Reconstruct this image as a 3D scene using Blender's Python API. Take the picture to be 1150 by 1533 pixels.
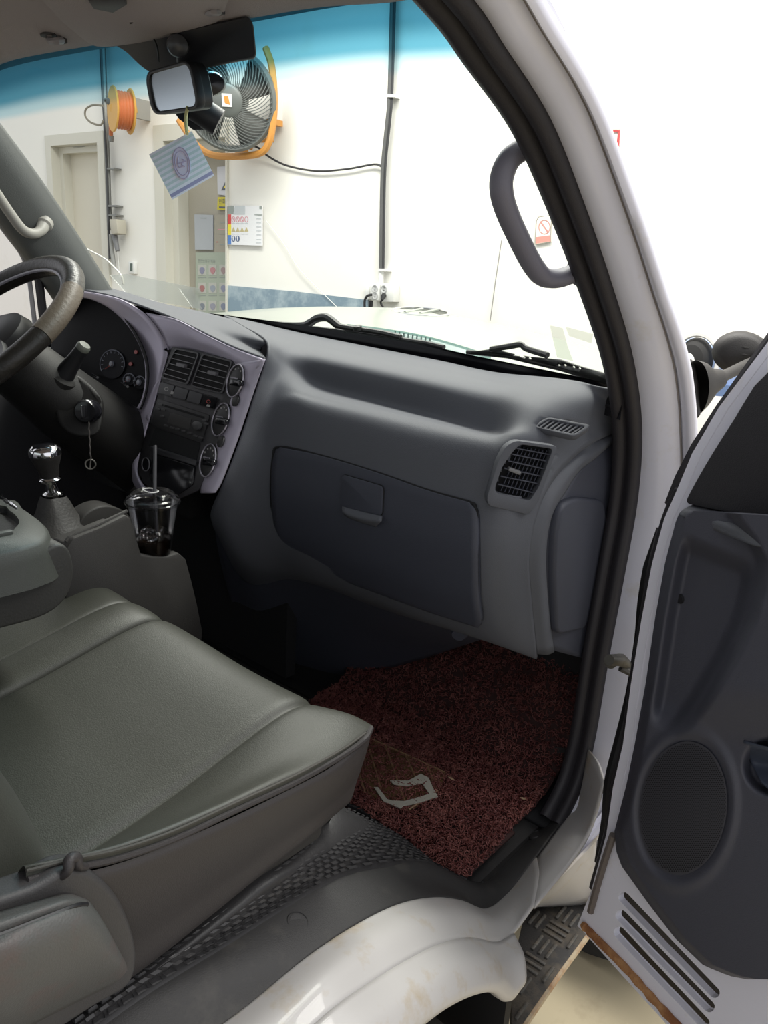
import bpy, bmesh, math, random
import numpy as np
from mathutils import Vector, Matrix
random.seed(7)
SC = bpy.context.scene
COL = SC.collection
for o in list(bpy.data.objects): bpy.data.objects.remove(o, do_unlink=True)

# ---------------------------------------------------------------- camera
# truck axes: X to the passenger side, Y forward, Z up, cab floor at Z = 0; metres
FPX, CXP, CYP = 1151.0, 575.0, 766.5
YAW, PITCH, ROLL = math.radians(40), math.radians(17.1), math.radians(3.57)
CAMP = np.array([1.22, 0.0, 0.97])
_f = np.array([-math.sin(YAW)*math.cos(PITCH), math.cos(YAW)*math.cos(PITCH), -math.sin(PITCH)])
_r0 = np.array([math.cos(YAW), math.sin(YAW), 0.0]); _u0 = np.cross(_r0, _f)
_r = math.cos(ROLL)*_r0 + math.sin(ROLL)*_u0
_u = -math.sin(ROLL)*_r0 + math.cos(ROLL)*_u0
cam = bpy.data.cameras.new('camera'); camo = bpy.data.objects.new('camera', cam); COL.objects.link(camo)
cam.sensor_fit = 'VERTICAL'; cam.sensor_height = 24.0; cam.lens = FPX/1533*24.0
cam.clip_start = 0.02; cam.clip_end = 200
camo.matrix_world = Matrix(((_r[0], _u[0], -_f[0], CAMP[0]), (_r[1], _u[1], -_f[1], CAMP[1]), (_r[2], _u[2], -_f[2], CAMP[2]), (0, 0, 0, 1)))
SC.camera = camo

# ---------------------------------------------------------------- light
W = bpy.data.worlds.new('World'); SC.world = W; W.use_nodes = True
bg = W.node_tree.nodes['Background']
bg.inputs[0].default_value = (0.95, 0.96, 1.0, 1); bg.inputs[1].default_value = 0.66
def area(name, loc, target, sx, sy, power, col):
    l = bpy.data.lights.new(name, 'AREA'); l.shape = 'RECTANGLE'; l.size = sx; l.size_y = sy; l.energy = power; l.color = col
    o = bpy.data.objects.new(name, l); COL.objects.link(o); o.location = loc
    o.rotation_euler = (Vector(target)-Vector(loc)).to_track_quat('-Z', 'Y').to_euler()
    return o
# unseen area lights added above the truck-wall gap to brighten dash and wall
area('added_overhead_light', (-1.2, 2.3, 3.0), (-1.2, 2.3, 0), 3.2, 0.5, 78, (1.0, 0.97, 0.9))
area('added_overhead_light', (1.6, 2.2, 3.0), (1.6, 2.2, 0), 3.2, 0.5, 78, (1.0, 0.97, 0.92))
SC.view_settings.view_transform = 'Standard'; SC.view_settings.look = 'None'
SC.view_settings.exposure = 0.55; SC.view_settings.gamma = 1.0
SC.view_settings.use_curve_mapping = False

# ---------------------------------------------------------------- helpers
def ray(px, py):
    v = np.array([(px-CXP)/FPX, -(py-CYP)/FPX, 1.0])
    return v[0]*_r + v[1]*_u + v[2]*_f
def U(px, py, X=None, Y=None, Z=None, D=None):
    d = ray(px, py)
    if X is not None: t = (X-CAMP[0])/d[0]
    elif Y is not None: t = (Y-CAMP[1])/d[1]
    elif Z is not None: t = (Z-CAMP[2])/d[2]
    else: t = D
    return CAMP + t*d
def UPL(px, py, p0, n):
    d = ray(px, py); n = np.array(n, float)
    return CAMP + d*(np.dot(np.array(p0, float)-CAMP, n)/np.dot(d, n))
def PX(p):
    d = np.array(p, float)-CAMP; z = np.dot(d, _f); return CXP+FPX*np.dot(d, _r)/z, CYP-FPX*np.dot(d, _u)/z
def inpoly(p, poly):
    c = False; n = len(poly)
    for i in range(n):
        a, b = poly[i], poly[(i+1) % n]
        if (a[1] > p[1]) != (b[1] > p[1]) and p[0] < (b[0]-a[0])*(p[1]-a[1])/(b[1]-a[1])+a[0]: c = not c
    return c
def V(*a): return np.array(a, float)
def nrm(v): v = np.array(v, float); return v/np.linalg.norm(v)
def cr(pts, n=6, closed=False):
    P = [np.array(p, float) for p in pts]; N = len(P); out = []
    segs = N if closed else N-1
    for i in range(segs):
        p1, p2 = P[i], P[(i+1) % N]
        p0 = P[i-1] if (i > 0 or closed) else 2*p1-p2
        p3 = P[(i+2) % N] if (i+2 < N or closed) else 2*p2-p1
        for k in range(n):
            t = k/n
            out.append(0.5*((2*p1)+(-p0+p2)*t+(2*p0-5*p1+4*p2-p3)*t*t+(-p0+3*p1-3*p2+p3)*t**3))
    if not closed: out.append(P[-1])
    return out
def gridvf(G, closed_u=False):
    m, n = len(G), len(G[0]); v = [p for r in G for p in r]; f = []
    for i in range(m-1):
        for j in range(n if closed_u else n-1):
            j2 = (j+1) % n
            f.append((i*n+j, i*n+j2, (i+1)*n+j2, (i+1)*n+j))
    return v, f
def patch(rows, nu=6, nv=6):
    R = [cr(r, nu) for r in rows]
    cols = [cr([R[i][j] for i in range(len(R))], nv) for j in range(len(R[0]))]
    return gridvf([[cols[j][i] for j in range(len(cols))] for i in range(len(cols[0]))])
def join(*vfs):
    v = []; f = []
    for a in vfs:
        b = len(v); v += list(a[0]); f += [tuple(i+b for i in q) for q in a[1]]
    return v, f
def frames(path, closed=False):
    P = [np.array(p, float) for p in path]; N = len(P); T = []
    for i in range(N):
        a = P[i-1] if (i > 0 or closed) else P[i]; b = P[(i+1) % N] if (i < N-1 or closed) else P[i]
        T.append(nrm(b-a))
    up = np.array([0, 0, 1.0]) if abs(T[0][2]) < 0.9 else np.array([1.0, 0, 0])
    n = nrm(np.cross(np.cross(T[0], up), T[0])); F = []
    for t in T:
        n = n-np.dot(n, t)*t; n = nrm(n); F.append((t, n, np.cross(t, n)))
    return P, F
def tube(path, r, n=10, closed=False, flat=1.0, n0=None):
    P, F = frames(path, closed); G = []
    R = r if hasattr(r, '__len__') else [r]*len(P)
    for i, (p, (t, a, b)) in enumerate(zip(P, F)):
        if n0 is not None:
            a = nrm(np.array(n0, float)-np.dot(n0, t)*t); b = np.cross(t, a)
        G.append([p+R[i]*(math.cos(2*math.pi*k/n)*a+flat*math.sin(2*math.pi*k/n)*b) for k in range(n)])
    if closed: G.append(G[0])
    v, f = gridvf(G, True)
    if not closed:
        f.append(tuple(range(n-1, -1, -1))); f.append(tuple(range(len(v)-n, len(v))))
    return v, f
def axes_from(z, x=None):
    z = nrm(z)
    x = np.array(x, float) if x is not None else (np.array([1.0, 0, 0]) if abs(z[0]) < 0.9 else np.array([0, 1.0, 0]))
    x = nrm(x-np.dot(x, z)*z); return x, np.cross(z, x), z
I3 = (V(1, 0, 0), V(0, 1, 0), V(0, 0, 1))
def box(c, s, ax=I3, taper=1.0):
    c = np.array(c, float); v = []
    for dz in (-1, 1):
        k = taper if dz > 0 else 1.0
        for dx, dy in ((-1, -1), (1, -1), (1, 1), (-1, 1)):
            v.append(c+ax[0]*dx*s[0]/2*k+ax[1]*dy*s[1]/2*k+ax[2]*dz*s[2]/2)
    return v, [(3, 2, 1, 0), (4, 5, 6, 7), (0, 1, 5, 4), (1, 2, 6, 5), (2, 3, 7, 6), (3, 0, 4, 7)]
def lathe(prof, o, axis=(0, 0, 1), n=24, x=None, sx=1.0, sy=1.0, caps=(True, True)):
    ax = axes_from(axis, x); o = np.array(o, float); G = []
    for r, h in prof:
        G.append([o+ax[2]*h+r*(sx*math.cos(2*math.pi*k/n)*ax[0]+sy*math.sin(2*math.pi*k/n)*ax[1]) for k in range(n)])
    v, f = gridvf(G, True)
    if caps[0] and prof[0][0] > 1e-6: f.append(tuple(range(n-1, -1, -1)))
    if caps[1] and prof[-1][0] > 1e-6: f.append(tuple(range(len(v)-n, len(v))))
    return v, f
def prism(outline, vec):
    a = [np.array(p, float) for p in outline]; vec = np.array(vec, float); n = len(a)
    v = a+[p+vec for p in a]
    return v, [tuple(range(n)), tuple(range(2*n-1, n-1, -1))]+[(i, i+n, (i+1) % n+n, (i+1) % n) for i in range(n)]
def ringprism(outer, inner, vec):
    n = len(outer); vec = np.array(vec, float)
    o = [np.array(p, float) for p in outer]; i_ = [np.array(p, float) for p in inner]
    v = o+i_+[p+vec for p in o]+[p+vec for p in i_]; f = []
    for k in range(n):
        j = (k+1) % n
        f += [(k, j, n+j, n+k), (2*n+k, 3*n+k, 3*n+j, 2*n+j), (k, 2*n+k, 2*n+j, j), (n+k, n+j, 3*n+j, 3*n+k)]
    return v, f
def rrect(w, h, r, n=5):
    out = []
    for cx, cy, a0 in ((w/2-r, h/2-r, 0), (-w/2+r, h/2-r, 90), (-w/2+r, -h/2+r, 180), (w/2-r, -h/2+r, 270)):
        for k in range(n+1):
            a = math.radians(a0+90*k/n); out.append((cx+r*math.cos(a), cy+r*math.sin(a)))
    return out
def roundpoly(pts, r, n=5):
    P = [np.array(p, float) for p in pts]; N = len(P); out = []
    R = r if hasattr(r, '__len__') else [r]*N
    for i in range(N):
        p = P[i]; a = P[i-1]-p; b = P[(i+1) % N]-p; la, lb = np.linalg.norm(a), np.linalg.norm(b)
        rr = min(R[i], la*0.48, lb*0.48); s = p+a/la*rr; e = p+b/lb*rr
        for k in range(n+1):
            t = k/n; out.append((1-t)**2*s+2*t*(1-t)*p+t*t*e)
    return out
def plane2(o, ax, pts, h=0.0):
    return [np.array(o, float)+ax[0]*p[0]+ax[1]*p[1]+ax[2]*h for p in pts]
def ball(c, r, n=14, m=8, sc=(1, 1, 1), ax=I3):
    return lathe([(max(1e-7, r*math.sin(math.pi*k/m)), -r*math.cos(math.pi*k/m)) for k in range(m+1)], c, (0, 0, 1), n) if sc == (1, 1, 1) else \
        ([np.array(c, float)+ax[0]*q[0]*sc[0]+ax[1]*q[1]*sc[1]+ax[2]*q[2]*sc[2] for q in lathe([(max(1e-7, r*math.sin(math.pi*k/m)), -r*math.cos(math.pi*k/m)) for k in range(m+1)], (0, 0, 0), (0, 0, 1), n)[0]], lathe([(max(1e-7, r*math.sin(math.pi*k/m)), 0) for k in range(m+1)], (0, 0, 0), (0, 0, 1), n)[1])

OFF = {}
def mk(name, vf, mat, parent=None, smooth=True, bev=0.0, seg=2, sol=0.0, sub=0, sharp=38, origin=None, recalc=True, kind=None, label=None):
    v, f = vf
    if parent is not None: off = OFF[parent.name]
    else:
        A = np.array(v); off = np.array(origin, float) if origin is not None else np.array([(A[:, 0].min()+A[:, 0].max())/2, (A[:, 1].min()+A[:, 1].max())/2, A[:, 2].min()])
    me = bpy.data.meshes.new(name)
    bm = bmesh.new(); bv = [bm.verts.new(tuple(np.array(p)-off)) for p in v]
    for q in f:
        q2 = []
        for i in q:
            if not q2 or q2[-1] != i: q2.append(i)
        try: bm.faces.new([bv[i] for i in q2])
        except ValueError: pass
    bmesh.ops.remove_doubles(bm, verts=bm.verts, dist=1e-6)
    if recalc: bmesh.ops.recalc_face_normals(bm, faces=bm.faces)
    if bev > 0:
        es = [e for e in bm.edges if len(e.link_faces) == 2 and e.calc_face_angle(0) > math.radians(30)]
        if es: bmesh.ops.bevel(bm, geom=es, offset=bev, segments=seg, affect='EDGES', profile=0.5, clamp_overlap=True)
    if smooth:
        for fa in bm.faces: fa.smooth = True
        for e in bm.edges:
            if len(e.link_faces) == 2 and e.calc_face_angle(0) > math.radians(sharp): e.smooth = False
    bm.to_mesh(me); bm.free()
    if mat is not None: me.materials.append(mat)
    o = bpy.data.objects.new(name, me); COL.objects.link(o); OFF[o.name] = off
    if parent is not None: o.parent = parent
    else: o.location = tuple(off)
    if sol:
        md = o.modifiers.new('thickness', 'SOLIDIFY'); md.thickness = abs(sol); md.offset = -1 if sol > 0 else 1
    if sub:
        md = o.modifiers.new('subdivision', 'SUBSURF'); md.levels = sub; md.render_levels = sub
    if kind: o['kind'] = kind
    if label: o['label'] = label
    return o
def thing(name, loc, label, cat, group=None):
    o = bpy.data.objects.new(name, None); COL.objects.link(o); o.location = tuple(loc); o.empty_display_size = 0.05
    OFF[o.name] = np.array(loc, float); o['label'] = label; o['category'] = cat
    if group: o['group'] = group
    return o
def tag(o, label, cat, group=None):
    o['label'] = label; o['category'] = cat
    if group: o['group'] = group
    return o
def struct(o): o['kind'] = 'structure'; return o

# ---------------------------------------------------------------- materials
def mat(name, col, rough=0.6, metal=0.0, bump=None, var=None, spec=0.5, coat=0.0, alpha=None):
    """bump=(scale,strength) fine grain; var=(scale,amount,colour2) blotchy wear mixed in by noise"""
    m = bpy.data.materials.new(name); m.use_nodes = True; nt = m.node_tree; b = nt.nodes['Principled BSDF']
    b.inputs['Base Color'].default_value = (*col, 1); b.inputs['Roughness'].default_value = rough; b.inputs['Metallic'].default_value = metal
    b.inputs['Specular IOR Level'].default_value = spec; b.inputs['Coat Weight'].default_value = coat
    tc = nt.nodes.new('ShaderNodeTexCoord')
    if bump:
        n = nt.nodes.new('ShaderNodeTexNoise'); n.inputs['Scale'].default_value = bump[0]; n.inputs['Detail'].default_value = 3
        bp = nt.nodes.new('ShaderNodeBump'); bp.inputs['Strength'].default_value = bump[1]; bp.inputs['Distance'].default_value = 0.002
        nt.links.new(tc.outputs['Object'], n.inputs['Vector']); nt.links.new(n.outputs['Fac'], bp.inputs['Height']); nt.links.new(bp.outputs['Normal'], b.inputs['Normal'])
    if var:
        n = nt.nodes.new('ShaderNodeTexNoise'); n.inputs['Scale'].default_value = var[0]; n.inputs['Detail'].default_value = 5; n.inputs['Roughness'].default_value = 0.65
        rp = nt.nodes.new('ShaderNodeValToRGB'); lo = 0.62-var[1]*0.35
        rp.color_ramp.elements[0].position = lo; rp.color_ramp.elements[0].color = (*col, 1)
        rp.color_ramp.elements[1].position = min(1, lo+0.22); rp.color_ramp.elements[1].color = (*var[2], 1)
        nt.links.new(tc.outputs['Object'], n.inputs['Vector']); nt.links.new(n.outputs['Fac'], rp.inputs['Fac']); nt.links.new(rp.outputs['Color'], b.inputs['Base Color'])
    if alpha is not None:
        b.inputs['Alpha'].default_value = alpha
    return m
def glassmat(name, col=(1, 1, 1), refl=0.08, rough=0.02, band=None):
    m = bpy.data.materials.new(name); m.use_nodes = True; nt = m.node_tree
    for n in list(nt.nodes): nt.nodes.remove(n)
    o = nt.nodes.new('ShaderNodeOutputMaterial'); t = nt.nodes.new('ShaderNodeBsdfTransparent'); g = nt.nodes.new('ShaderNodeBsdfGlossy'); mx = nt.nodes.new('ShaderNodeMixShader')
    t.inputs[0].default_value = (*col, 1); g.inputs['Roughness'].default_value = rough; g.inputs['Color'].default_value = (1, 1, 1, 1)
    fr = nt.nodes.new('ShaderNodeFresnel'); fr.inputs[0].default_value = 1.3
    mu = nt.nodes.new('ShaderNodeMath'); mu.operation = 'MULTIPLY'; mu.inputs[1].default_value = refl*8
    nt.links.new(fr.outputs[0], mu.inputs[0]); nt.links.new(mu.outputs[0], mx.inputs[0])
    nt.links.new(t.outputs[0], mx.inputs[1]); nt.links.new(g.outputs[0], mx.inputs[2]); nt.links.new(mx.outputs[0], o.inputs[0])
    if band:
        uv = nt.nodes.new('ShaderNodeUVMap'); sep = nt.nodes.new('ShaderNodeSeparateXYZ'); rp = nt.nodes.new('ShaderNodeValToRGB')
        nt.links.new(uv.outputs[0], sep.inputs[0]); nt.links.new(sep.outputs[1], rp.inputs[0])
        rp.color_ramp.interpolation = 'EASE'
        el = rp.color_ramp.elements
        el[0].position = band[0][0]; el[0].color = (*band[0][1], 1); el[1].position = band[-1][0]; el[1].color = (*band[-1][1], 1)
        for p, c in band[1:-1]:
            e = el.new(p); e.color = (*c, 1)
        nt.links.new(rp.outputs[0], t.inputs[0])
    return m
def emit(name, col, s):
    m = bpy.data.materials.new(name); m.use_nodes = True; b = m.node_tree.nodes['Principled BSDF']
    b.inputs['Emission Color'].default_value = (*col, 1); b.inputs['Emission Strength'].default_value = s; b.inputs['Base Color'].default_value = (*col, 1)
    return m
def srgb(r, g, b):
    return tuple(((c/255)/12.92 if c/255 <= 0.04045 else ((c/255+0.055)/1.055)**2.4) for c in (r, g, b))
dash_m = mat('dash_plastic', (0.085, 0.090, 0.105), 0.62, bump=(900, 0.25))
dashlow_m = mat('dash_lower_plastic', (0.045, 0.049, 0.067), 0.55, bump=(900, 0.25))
black_m = mat('black_plastic', (0.012, 0.012, 0.014), 0.45)
blackgloss_m = mat('black_gloss', (0.008, 0.008, 0.010), 0.15)
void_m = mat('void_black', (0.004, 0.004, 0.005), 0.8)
rubber_m = mat('weatherstrip_rubber', (0.022, 0.020, 0.024), 0.55, bump=(500, 0.2))
rubber2_m = mat('sill_plastic', (0.029, 0.028, 0.028), 0.6, bump=(700, 0.25), var=(14, 0.25, (0.06, 0.056, 0.05)))
silver_m = mat('silver_bezel', (0.50, 0.46, 0.56), 0.40, 0.35, bump=(900, 0.1))
chrome_m = mat('chrome', (0.85, 0.85, 0.86), 0.08, 1.0)
steel_m = mat('dull_steel', (0.10, 0.095, 0.085), 0.5, 0.5, var=(60, 0.3, (0.05, 0.04, 0.03)))
vinyl_m = mat('seat_vinyl', (0.043, 0.0445, 0.036), 0.46, bump=(650, 0.22))
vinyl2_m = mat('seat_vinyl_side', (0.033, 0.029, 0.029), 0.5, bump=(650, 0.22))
paint_m = mat('white_paint', (0.78, 0.78, 0.87), 0.28, coat=0.4, var=(9, 0.0, (0.66, 0.62, 0.55)))
paintd_m = mat('white_paint_dirty', (0.47, 0.455, 0.44), 0.42, coat=0.2, var=(16, 0.18, (0.40, 0.32, 0.21)))
dirt_m = mat('dirty_seam', (0.10, 0.085, 0.07), 0.8, var=(40, 0.5, (0.22, 0.16, 0.10)))
rust_m = mat('rust', (0.22, 0.085, 0.03), 0.85, bump=(200, 0.6), var=(30, 0.6, (0.42, 0.22, 0.09)))
doortrim_m = mat('door_trim', (0.058, 0.060, 0.078), 0.58, bump=(900, 0.3))
pillar_m = mat('pillar_trim', (0.10, 0.106, 0.102), 0.6, bump=(700, 0.2))
liner_m = mat('headliner', (0.38, 0.325, 0.315), 0.9, bump=(600, 0.4))
handle_m = mat('grab_handle_grey', (0.17, 0.165, 0.20), 0.5, bump=(700, 0.15))
handle2_m = mat('grab_handle_beige', (0.33, 0.32, 0.29), 0.5)
console_m = mat('console_plastic', (0.034, 0.032, 0.030), 0.6, bump=(800, 0.25))
# ---------------------------------------------------------------- workshop
WN = V(-math.sin(math.radians(5)), math.cos(math.radians(5)), 0)      # into the wall
WX = V(WN[1], -WN[0], 0)                                              # along the wall, to the right
WP = U(450, 300, D=4.6)
GZ = -0.70
WP = V(WP[0], WP[1], GZ)
WAX = (WX, V(0, 0, 1), -WN)
def WL(px, py, h=0.0):
    q = UPL(px, py, WP-WN*h, WN)-WP
    return float(np.dot(q, WX)), float(q[2])
def WPT(a, z, h=0.0): return WP+WX*a+V(0, 0, z)-WN*h
def wbox(a0, a1, z0, z1, h0, h1):
    return box(WPT((a0+a1)/2, (z0+z1)/2, (h0+h1)/2), (a1-a0, z1-z0, h1-h0), WAX)
wall_m = mat('wall_paint', (0.82, 0.80, 0.755), 0.8, bump=(60, 0.1), var=(3, 0.10, (0.76, 0.73, 0.66)))
concrete_m = mat('concrete_floor', (0.42, 0.36, 0.24), 0.7, bump=(40, 0.3), var=(5, 0.35, (0.30, 0.25, 0.16)))
frame_m = mat('door_frame_paint', (0.62, 0.60, 0.53), 0.5)
leaf_m = mat('door_leaf_paint', (0.66, 0.62, 0.53), 0.55)
leaf2_m = mat('door_leaf_recess_shade', (0.38, 0.35, 0.29), 0.6)  # darker beige: the shade of the door recess is put into the colour
d1a = WL(76, 300)[0]; d1b = WL(158, 300)[0]; d1t = WL(112, 200)[1]
d2a = WL(236, 330)[0]; d2t = WL(262, 186)[1]; d2b = WL(340, 330)[0]
H = 4.2; WLFT = -4.5; WRGT = 4.2
segs = [(WLFT, d1a, 0, H), (d1a, d1b, d1t, H), (d1b, d2a, 0, H), (d2a, d2b, d2t, H), (d2b, WRGT, 0, H)]
struct(mk('wall_front', join(*[wbox(a, b, z0, z1, -0.2, 0) for a, b, z0, z1 in segs]), wall_m, smooth=False))
struct(mk('floor', box((0, 1, GZ-0.05), (14, 14, 0.1)), concrete_m, smooth=False))
def wdoor(name, a0, a1, zt, leafm, rec, fw, fr_=None):
    fr_ = fr_ or fw
    fr = mk(name, join(wbox(a0, a0+fw, 0, zt, -0.2, 0.02), wbox(a1-fr_, a1, 0, zt, -0.2, 0.02), wbox(a0+fw+.0005, a1-fr_-.0005, zt-fw, zt, -0.2, 0.02)), frame_m, smooth=False)
    ds = (lambda: mk('door_stop', join(wbox(a0+fw-.002, a0+fw*1.6, 0.002, zt-fw-.001, -0.19, -0.05), wbox(a0+fw*1.6+.001, a1-fr_, zt-fw*1.6, zt-fw-.001, -0.19, -0.05)), frame_m, fr, smooth=False))
    struct(fr); ds()
    mk('door_leaf', wbox(a0+fw-.01, a1-fr_+.01, 0.01, zt-fw+.01, -rec-0.05, -rec), leafm, fr, smooth=False)
    return fr
door1 = wdoor('door_1', d1a, d1b+0.03, d1t, leaf_m, 0.12, 0.075)
c = WL(112, 213); mk('door_closer', wbox(c[0]-0.10, c[0]+0.06, c[1]-0.03, c[1]+0.035, -0.12, -0.05), mat('closer_grey', (0.45, 0.47, 0.47), 0.4, 0.4), door1, bev=0.004)
door2 = wdoor('door_2', d2a, d2b+0.02, d2t, leaf2_m, 0.14, 0.10, 0.015)

# ---------------------------------------------------------------- truck cab body
body = thing('truck_cab_body', (0, 0.5, GZ), 'white truck cab body with black door seal, sill plate and windshield', 'truck')
OPEN = [(1.165, 0.004), (1.215, 0.045), (1.24, 0.10), (1.25, 0.17), (1.252, 0.318), (1.262, 0.484), (1.266, 0.623), (1.236, 0.747), (1.161, 0.862), (1.05, 0.97), (0.935, 1.068), (0.835, 1.143), (0.733, 1.19), (0.655, 1.222), (0.45, 1.275), (0.1, 1.30), (-0.22, 1.28), (-0.36, 1.15), (-0.40, 0.6), (-0.36, 0.42)]
def sweepx(path, prof, x0, n=6):
    """path in (Y,Z); prof(z) -> list of (dx, dn); dn>0 away from the opening"""
    P = cr([V(0, y, z) for y, z in path], n); P, F = frames(P); G = []
    c0 = V(0, 0.45, 0.65)
    for i, p in enumerate(P):
        t = F[i][0]; nn = V(0, t[2], -t[1])
        if np.dot(nn, p-c0) < 0: nn = -nn
        G.append([p+V(x0+dx, 0, 0)+nn*dn for dx, dn in prof(p[2], p[1])])
    return gridvf(G)
def pf_seal(z, y): return [(0.006, 0.05), (-0.003, 0.02), (-0.004, 0.004), (0.0, -0.008), (0.010, -0.012), (0.018, -0.006), (0.021, 0.0), (0.025, -0.002), (0.031, -0.009), (0.040, -0.008), (0.045, 0.0), (0.046, 0.012)]
mk('door_seal', sweepx(OPEN, pf_seal, 0.68), rubber_m, body, sharp=80)
def xo(z, y):
    if y < 0.5: return 0.80
    if z < 0.12: return float(np.interp(z, [-.04, .02, .12], [.762, .79, .84]))
    return float(np.interp(z, [0.0, 0.35, 0.60, 0.74, 0.85, 0.95, 1.10, 1.22], [0.84, 0.84, 0.83, 0.812, 0.808, 0.795, 0.783, 0.775]))
def pf_jamb(z, y):
    w = xo(z, y)-0.72; k = float(np.interp(z, [0.62, 0.80], [0.0, 1.0])) if y > 0.5 else 1.0
    g = float(np.interp(z, [-.03, .10, .22], [.12, .35, 1.0])) if y > .5 else 1.0
    return [(a_, b_*g if b_ > .02 else b_) for a_, b_ in [(0.0, 0.010), (0.15*w, 0.004), (0.35*w, 0.004), (0.55*w, 0.010), (0.66*w, 0.020), (0.70*w, 0.024), (0.76*w, 0.018), (0.88*w, 0.012), (0.97*w, 0.016), (1.0*w-0.002*k, 0.026), (w-0.016*k, 0.045), (w-0.045*k, 0.075), (w-0.07*k, 0.10), (-0.01, 0.11)]]
mk('front_pillar', sweepx([(1.09, -.028)]+OPEN, pf_jamb, 0.72), paint_m, body, sharp=70)
def pf_line(z, y):
    w = xo(z, y)-0.72; return [(0.68*w, 0.021), (0.70*w, 0.0225), (0.715*w, 0.021)]
mk('pillar_seam', sweepx(OPEN[3:], pf_line, 0.72), mat('seam_grime', (.30, .27, .26), .7), body)
WB = [(-0.70, 1.10, 0.85), (-0.62, 1.17, 0.850), (-0.43, 1.285, 0.842), (-0.08, 1.325, 0.836), (0.14, 1.335, 0.830), (0.32, 1.33, 0.819), (0.5, 1.285, 0.816), (0.62, 1.25, 0.815), (0.70, 1.205, 0.815)]
WT = [(-0.66, 0.74, 1.300), (-0.60, 0.775, 1.315), (-0.45, 0.805, 1.335), (-0.2, 0.845, 1.342), (0.05, 0.872, 1.342), (0.30, 0.885, 1.337), (0.46, 0.875, 1.318), (0.60, 0.80, 1.285), (0.69, 0.72, 1.255)]
def mid(a, b, t, o): return V(*a)*(1-t)+V(*b)*t+V(*o)
WM1 = [mid(a, b, 0.35, (0, 0.02, 0.015)) for a, b in zip(WB, WT)]
WM2 = [mid(a, b, 0.7, (0, 0.02, 0.015)) for a, b in zip(WB, WT)]
tintb = [(0.0, (0.93, 0.965, 0.94)), (0.80, (0.93, 0.965, 0.94)), (0.835, (0.55, 0.78, 0.85)), (0.885, (0.10, 0.33, 0.46)), (0.95, (0.035, 0.16, 0.25)), (1.0, (0.03, 0.13, 0.20))]
wind_m = glassmat('windshield_glass', refl=0.02, band=tintb)
ws = patch([WB, WM1, WM2, WT], 6, 10)
wo = mk('windshield', ws, wind_m, body, recalc=False)
uvl = wo.data.uv_layers.new(name='UVMap'); ncol = 6*(len(WB)-1)+1; nrow = 31
for lp in wo.data.loops: uvl.data[lp.index].uv = ((lp.vertex_index % ncol)/(ncol-1), (lp.vertex_index//ncol)/(nrow-1))
# black border of the glass above the cowl
Bd = [[V(*p)+V(0, -0.008, -0.012) for p in WB], [mid(a, b, 0.025, (0, -0.004, 0)) for a, b in zip(WB, WT)]]
mk('windshield_border', patch([[V(*p)+V(0, 0.004, -0.05) for p in WB], [V(*p)+V(0, 0.0, -0.005) for p in WB], [mid(a, b, 0.010, (0, 0.002, 0.0)) for a, b in zip(WB, WT)]], 6, 3), blackgloss_m, body)
# headliner, roof, rear and left side
HL = [WT, [V(p[0]*0.98, p[1]-0.05, p[2]-0.012) for p in WT], [V(p[0], 0.60, p[2]+0.015) for p in WT], [V(p[0], 0.2, p[2]+0.05) for p in WT], [V(p[0], -0.45, p[2]+0.05) for p in WT]]
mk('headliner', patch(HL, 5, 5), liner_m, body, sol=-0.02)
mk('roof', patch([[V(p[0]*1.13, p[1]+0.03, p[2]+0.01) for p in WT], [V(p[0]*1.13, 0.55, p[2]+0.09) for p in WT], [V(p[0]*1.13, -0.5, p[2]+0.11) for p in WT]], 4, 4), paint_m, body, sol=0.01)
mk('rear_panel', join(box((0, -0.47, 0.25), (1.56, 0.04, 1.1)), box((0, -0.47, 1.32), (1.56, 0.04, 0.16)), box((-0.68, -0.47, 1.02), (0.2, 0.04, 0.44)), box((0.68, -0.47, 1.02), (0.2, 0.04, 0.44))), paint_m, body, smooth=False)
mk('rear_window', box((0, -0.47, 1.02), (1.16, 0.006, 0.44)), glassmat('rear_glass', (.8, .84, .82), refl=.03), body, smooth=False)  # unseen window, added to let light into the cab for the mirror
mk('floor_pan', join(box((0, 0.45, -0.05), (1.36, 1.7, 0.06)), box((0.0, 0.10, 0.09), (1.30, 1.05, 0.18))), rubber2_m, body, smooth=False)
# left side: lower door, rear post, rail, front post
leftd_m = mat('left_door_trim', (0.035, 0.034, 0.038), 0.6)
mk('left_side_panel', join(box((-0.74, 0.35, 0.33), (0.05, 1.75, 0.80)), box((-0.74, -0.35, 1.0), (0.05, 0.25, 0.6)), box((-0.72, 0.2, 1.29), (0.06, 1.2, 0.08)), box((-0.735, 0.80, 0.95), (0.025, 0.035, 0.55))), leftd_m, body, bev=0.006)
mk('front_panel', patch([[V(max(-.70, min(.70, p[0])), p[1]+0.06, p[2]-0.02) for p in WB], [V(max(-.72, min(.72, p[0])), p[1]+0.14, 0.55) for p in WB], [V(p[0]*1.1, p[1]+0.16, 0.1) for p in WB], [V(p[0]*1.1, p[1]+0.14, -0.35) for p in WB]], 4, 4), paint_m, body, sol=0.01)
mk('cowl', patch([[V(max(-.69, min(.69, p[0])), p[1]+0.005, p[2]-0.03) for p in WB], [V(max(-.69, min(.69, p[0])), p[1]+0.07, p[2]-0.035) for p in WB]], 4, 3), black_m, body, sol=0.005)
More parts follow.
